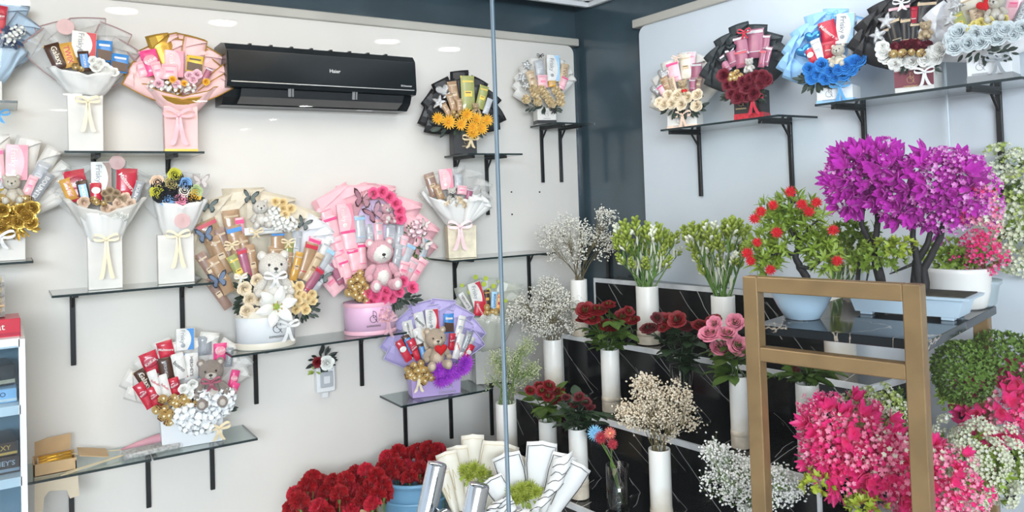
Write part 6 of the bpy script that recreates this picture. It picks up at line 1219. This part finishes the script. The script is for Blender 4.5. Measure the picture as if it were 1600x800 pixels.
for pts in [[(1378, 452, 0), (1374, 420, 0), (1362, 385, 0), (1346, 350, 0), (1350, 300, 0)], [(1376, 440, 0), (1365, 395, .01), (1372, 345, 0), (1365, 310, 0)], [(1430, 452, 0), (1432, 410, 0), (1450, 380, 0), (1458, 340, 0)], [(1436, 452, 0), (1434, 405, .01), (1425, 370, 0), (1432, 330, 0)], [(1445, 452, 0), (1444, 420, 0), (1470, 370, 0), (1478, 330, 0)]]: branch(b, pts, 7.5, 3)
for pts in [[(1362, 385, 0), (1352, 450, .01)], [(1432, 410, 0), (1410, 420, .02), (1390, 428, .02)], [(1350, 330, 0), (1330, 290, .0), (1316, 250, 0)], [(1352, 300, 0), (1368, 250, 0)]]: branch(b, pts, 3, 1, 'branch')
for args in [(1336, 276, 36, 48, 32, 46), (1364, 262, 40, 38, 34, 46), (1328, 300, 28, 36, 26, 26), (1392, 300, 30, 40, 30, 30)]: crown(b, *args, PK if args[0] != 1366 else PK+PKL, 15)
for args in [(1440, 290, 50, 48, 40, 56), (1480, 285, 44, 46, 38, 50), (1475, 325, 46, 34, 36, 36), (1510, 300, 36, 40, 34, 34), (1420, 318, 22, 26, 26, 14)]: crown(b, *args, PK if args[0] < 1470 else PK+PKL, 15)
crown(b, 1490, 262, 44, 24, 30, 22, PKL, 12, .02); crown(b, 1535, 320, 22, 30, 22, 16, PKL+NKL, 12, .02); crown(b, 1315, 240, 10, 10, 8, 6, PK, 11)
crown(b, 1362, 240, 34, 16, 18, 12, PK, 11)
for c in [(1375, 396, 44, 22, 26, 44), (1400, 385, 30, 16, 20, 20), (1345, 408, 20, 14, 16, 14)]: leafy(b, *c, lime2 if c[0] == 1400 else lgreen, 11, 4.5, tuft=7, d0=.06)
# white round pot with green and pink
b = plant('azalea_plant', 'green shrub with pink azalea blossoms in a round white pot on the table', 1499, 480, 1.2005)
pot(b, [(34, 0), (38, 3), (43, 25), (46, 55), (47, 62), (45, 63), (42, 58), (.5, 57)], creamW)
leafy(b, 1482, 398, 42, 22, 26, 60, lgreen, 11, 5, tuft=7, d0=.02); leafy(b, 1520, 405, 30, 20, 26, 34, lg2, 11, 5, d0=0); branch(b, [(1500, 430, 0), (1498, 410, 0)], 5, 4)
crown(b, 1535, 392, 24, 26, 22, 20, NK[:1]+[floret_cluster('floret_pink', pnk, pnkL, 2)], 12, .02, 'azalea_blossom'); b.scatter('azalea_blossom', NK[0], [(1525, 376), (1530, 374), (1518, 402), (1490, 402), (1553, 356), (1557, 328), (1546, 308), (1550, 302)], 11, .04)
# white flowers far right
b = plant('hydrangea_plant', 'white and lime blossom bush in a grey pot at the right border of the table', 1588, 462, 1.2005, loc=None); 
b.o.location.x = min(b.o.location.x, -.135); b.loc = b.o.location.copy(); b.W = Matrix.Translation(b.loc) @ RZ(b.rz); b.I = b.W.inverted(); b.ci = b.I @ CAM
pot(b, [(30, 0), (34, 4), (38, 30), (42, 34), (42, 38), (.5, 37)], mat('grey_blue_pot', (.38, .46, .50), .35), sx=1)
crown(b, 1582, 330, 42, 84, 30, 100, WK+GK, 12); leafy(b, 1582, 330, 38, 80, 28, 60, lg2, 12, 5); crown(b, 1578, 268, 30, 16, 20, 16, [floret_cluster('floret_grey', mq('grey_petal', (.60, .66, .66), (.30, .38, .36)), wht, 1)], 9)
# ---------------------------------------------------------------- plants on the lower shelf of the table
def low_plant(label, px, py, name, potr=30, kind=None):
    b = plant(name, label, px, py, .5205); pot(b, [(potr*.7, 0), (potr*.75, 3), (potr, potr*1.3), (potr*1.04, potr*1.35), (.5, potr*1.3)], creamW, name='pot'); return b
def inside(px, d):   # a point on the lower shelf seen under a pixel column, d metres along the table
    for i in range(400):
        y = 1500-i*2; p = hit(px, y, 2, .5205); l = TBi @ p
        if l.x >= d: return p
    return p
def low(label, name, px, d, potr, y=0):
    p = TB @ Vector((d, y, .5205)); b = Bouquet(name, label, 0, 0, loc=p, turn=1, cat='potted plant'); b.rnd = random.Random(int(px)); h = potr*1.35*b.s
    pot(b, [(potr*.7, 0), (potr*.75, 3), (potr, potr*1.3), (potr*1.04, potr*1.35), (.5, potr*1.3)], creamW, name='pot'); return b
b = low('large bright pink blossom bush on the lower shelf between the gold legs', 'hydrangea_plant', 1330, .13, 34, .04)
branch(b, [(1350, 830, 0), (1352, 780, 0), (1340, 720, 0), (1320, 690, 0)], 8, 4); branch(b, [(1352, 780, 0), (1385, 740, 0), (1400, 710, 0)], 6, 3, 'branch')
for a in [(1320, 680, 62, 46, 44, 80), (1388, 720, 52, 40, 44, 60), (1300, 710, 44, 36, 34, 40), (1295, 650, 34, 24, 24, 22), (1400, 755, 46, 34, 34, 34), (1330, 740, 46, 30, 34, 24)]: crown(b, *a, NK+NKL[:1] if a[0] not in (1385, 1295) else NK+NKL, 16)
crown(b, 1372, 700, 44, 26, 40, 24, NKL, 13, .05); crown(b, 1270, 632, 22, 16, 16, 8, NKL, 9); leafy(b, 1275, 752, 26, 20, 20, 22, lime2, 11, 5, d0=.05); leafy(b, 1345, 786, 34, 14, 22, 26, lime2, 12, 5, d0=.06)
b = low('lime and white blossom bush behind the pink one under the table top', 'hydrangea_plant', 1370, .34, 30, .04)
branch(b, [(1375, 760, 0), (1372, 690, 0)], 6, 4); crown(b, 1368, 650, 50, 38, 36, 76, WK+GK+GK, 12, .05); leafy(b, 1368, 660, 44, 30, 30, 40, lgreen, 12, 5); leafy(b, 1402, 632, 30, 24, 22, 50, jun, 9, 4, d0=-.02)
b = low('bright pink blossom bush behind the right gold leg on the lower shelf', 'hydrangea_plant', 1450, .16, 34, -.13)
branch(b, [(1450, 830, 0), (1448, 780, 0)], 6, 4); 
for a in [(1455, 750, 56, 60, 40, 84), (1495, 770, 34, 44, 30, 30)]: crown(b, *a, NK+NKL+NKL, 14)
b = low('white star blossom bush with lime leaves at the lower right', 'hydrangea_plant', 1520, .36, 38, -.125)
branch(b, [(1530, 830, 0), (1530, 770, 0)], 6, 4); crown(b, 1522, 728, 64, 66, 44, 120, WK, 11); leafy(b, 1522, 730, 56, 58, 38, 110, lgreen, 14, 5)
b = low('round juniper topiary below the black table top', 'juniper_plant', 1505, .50, 30, -.02)
branch(b, [(1500, 760, 0), (1503, 690, 0), (1503, 640, 0)], 6, 4); leafy(b, 1505, 582, 41, 47, 38, 430, jun, 8, 3.6, tuft=6, hollow=.82); leafy(b, 1480, 620, 18, 16, 14, 30, lgreen, 8, 3.4, tuft=6); leafy(b, 1420, 565, 1, 1, 1, 2, jun, 4, 2)
b = low('dark evergreen with deep pink blossoms at the right border', 'hydrangea_plant', 1570, .60, 34, -.12)
branch(b, [(1580, 780, 0), (1580, 640, 0)], 7, 4); leafy(b, 1570, 560, 48, 40, 30, 330, jun, 8, 3.6, tuft=6, hollow=.75); crown(b, 1560, 640, 56, 46, 36, 80, NK+NK+NKL, 14, .02); crown(b, 1600, 610, 26, 40, 24, 24, NK+NKL, 13, .02); leafy(b, 1590, 720, 30, 40, 24, 60, lg2, 12, 5)
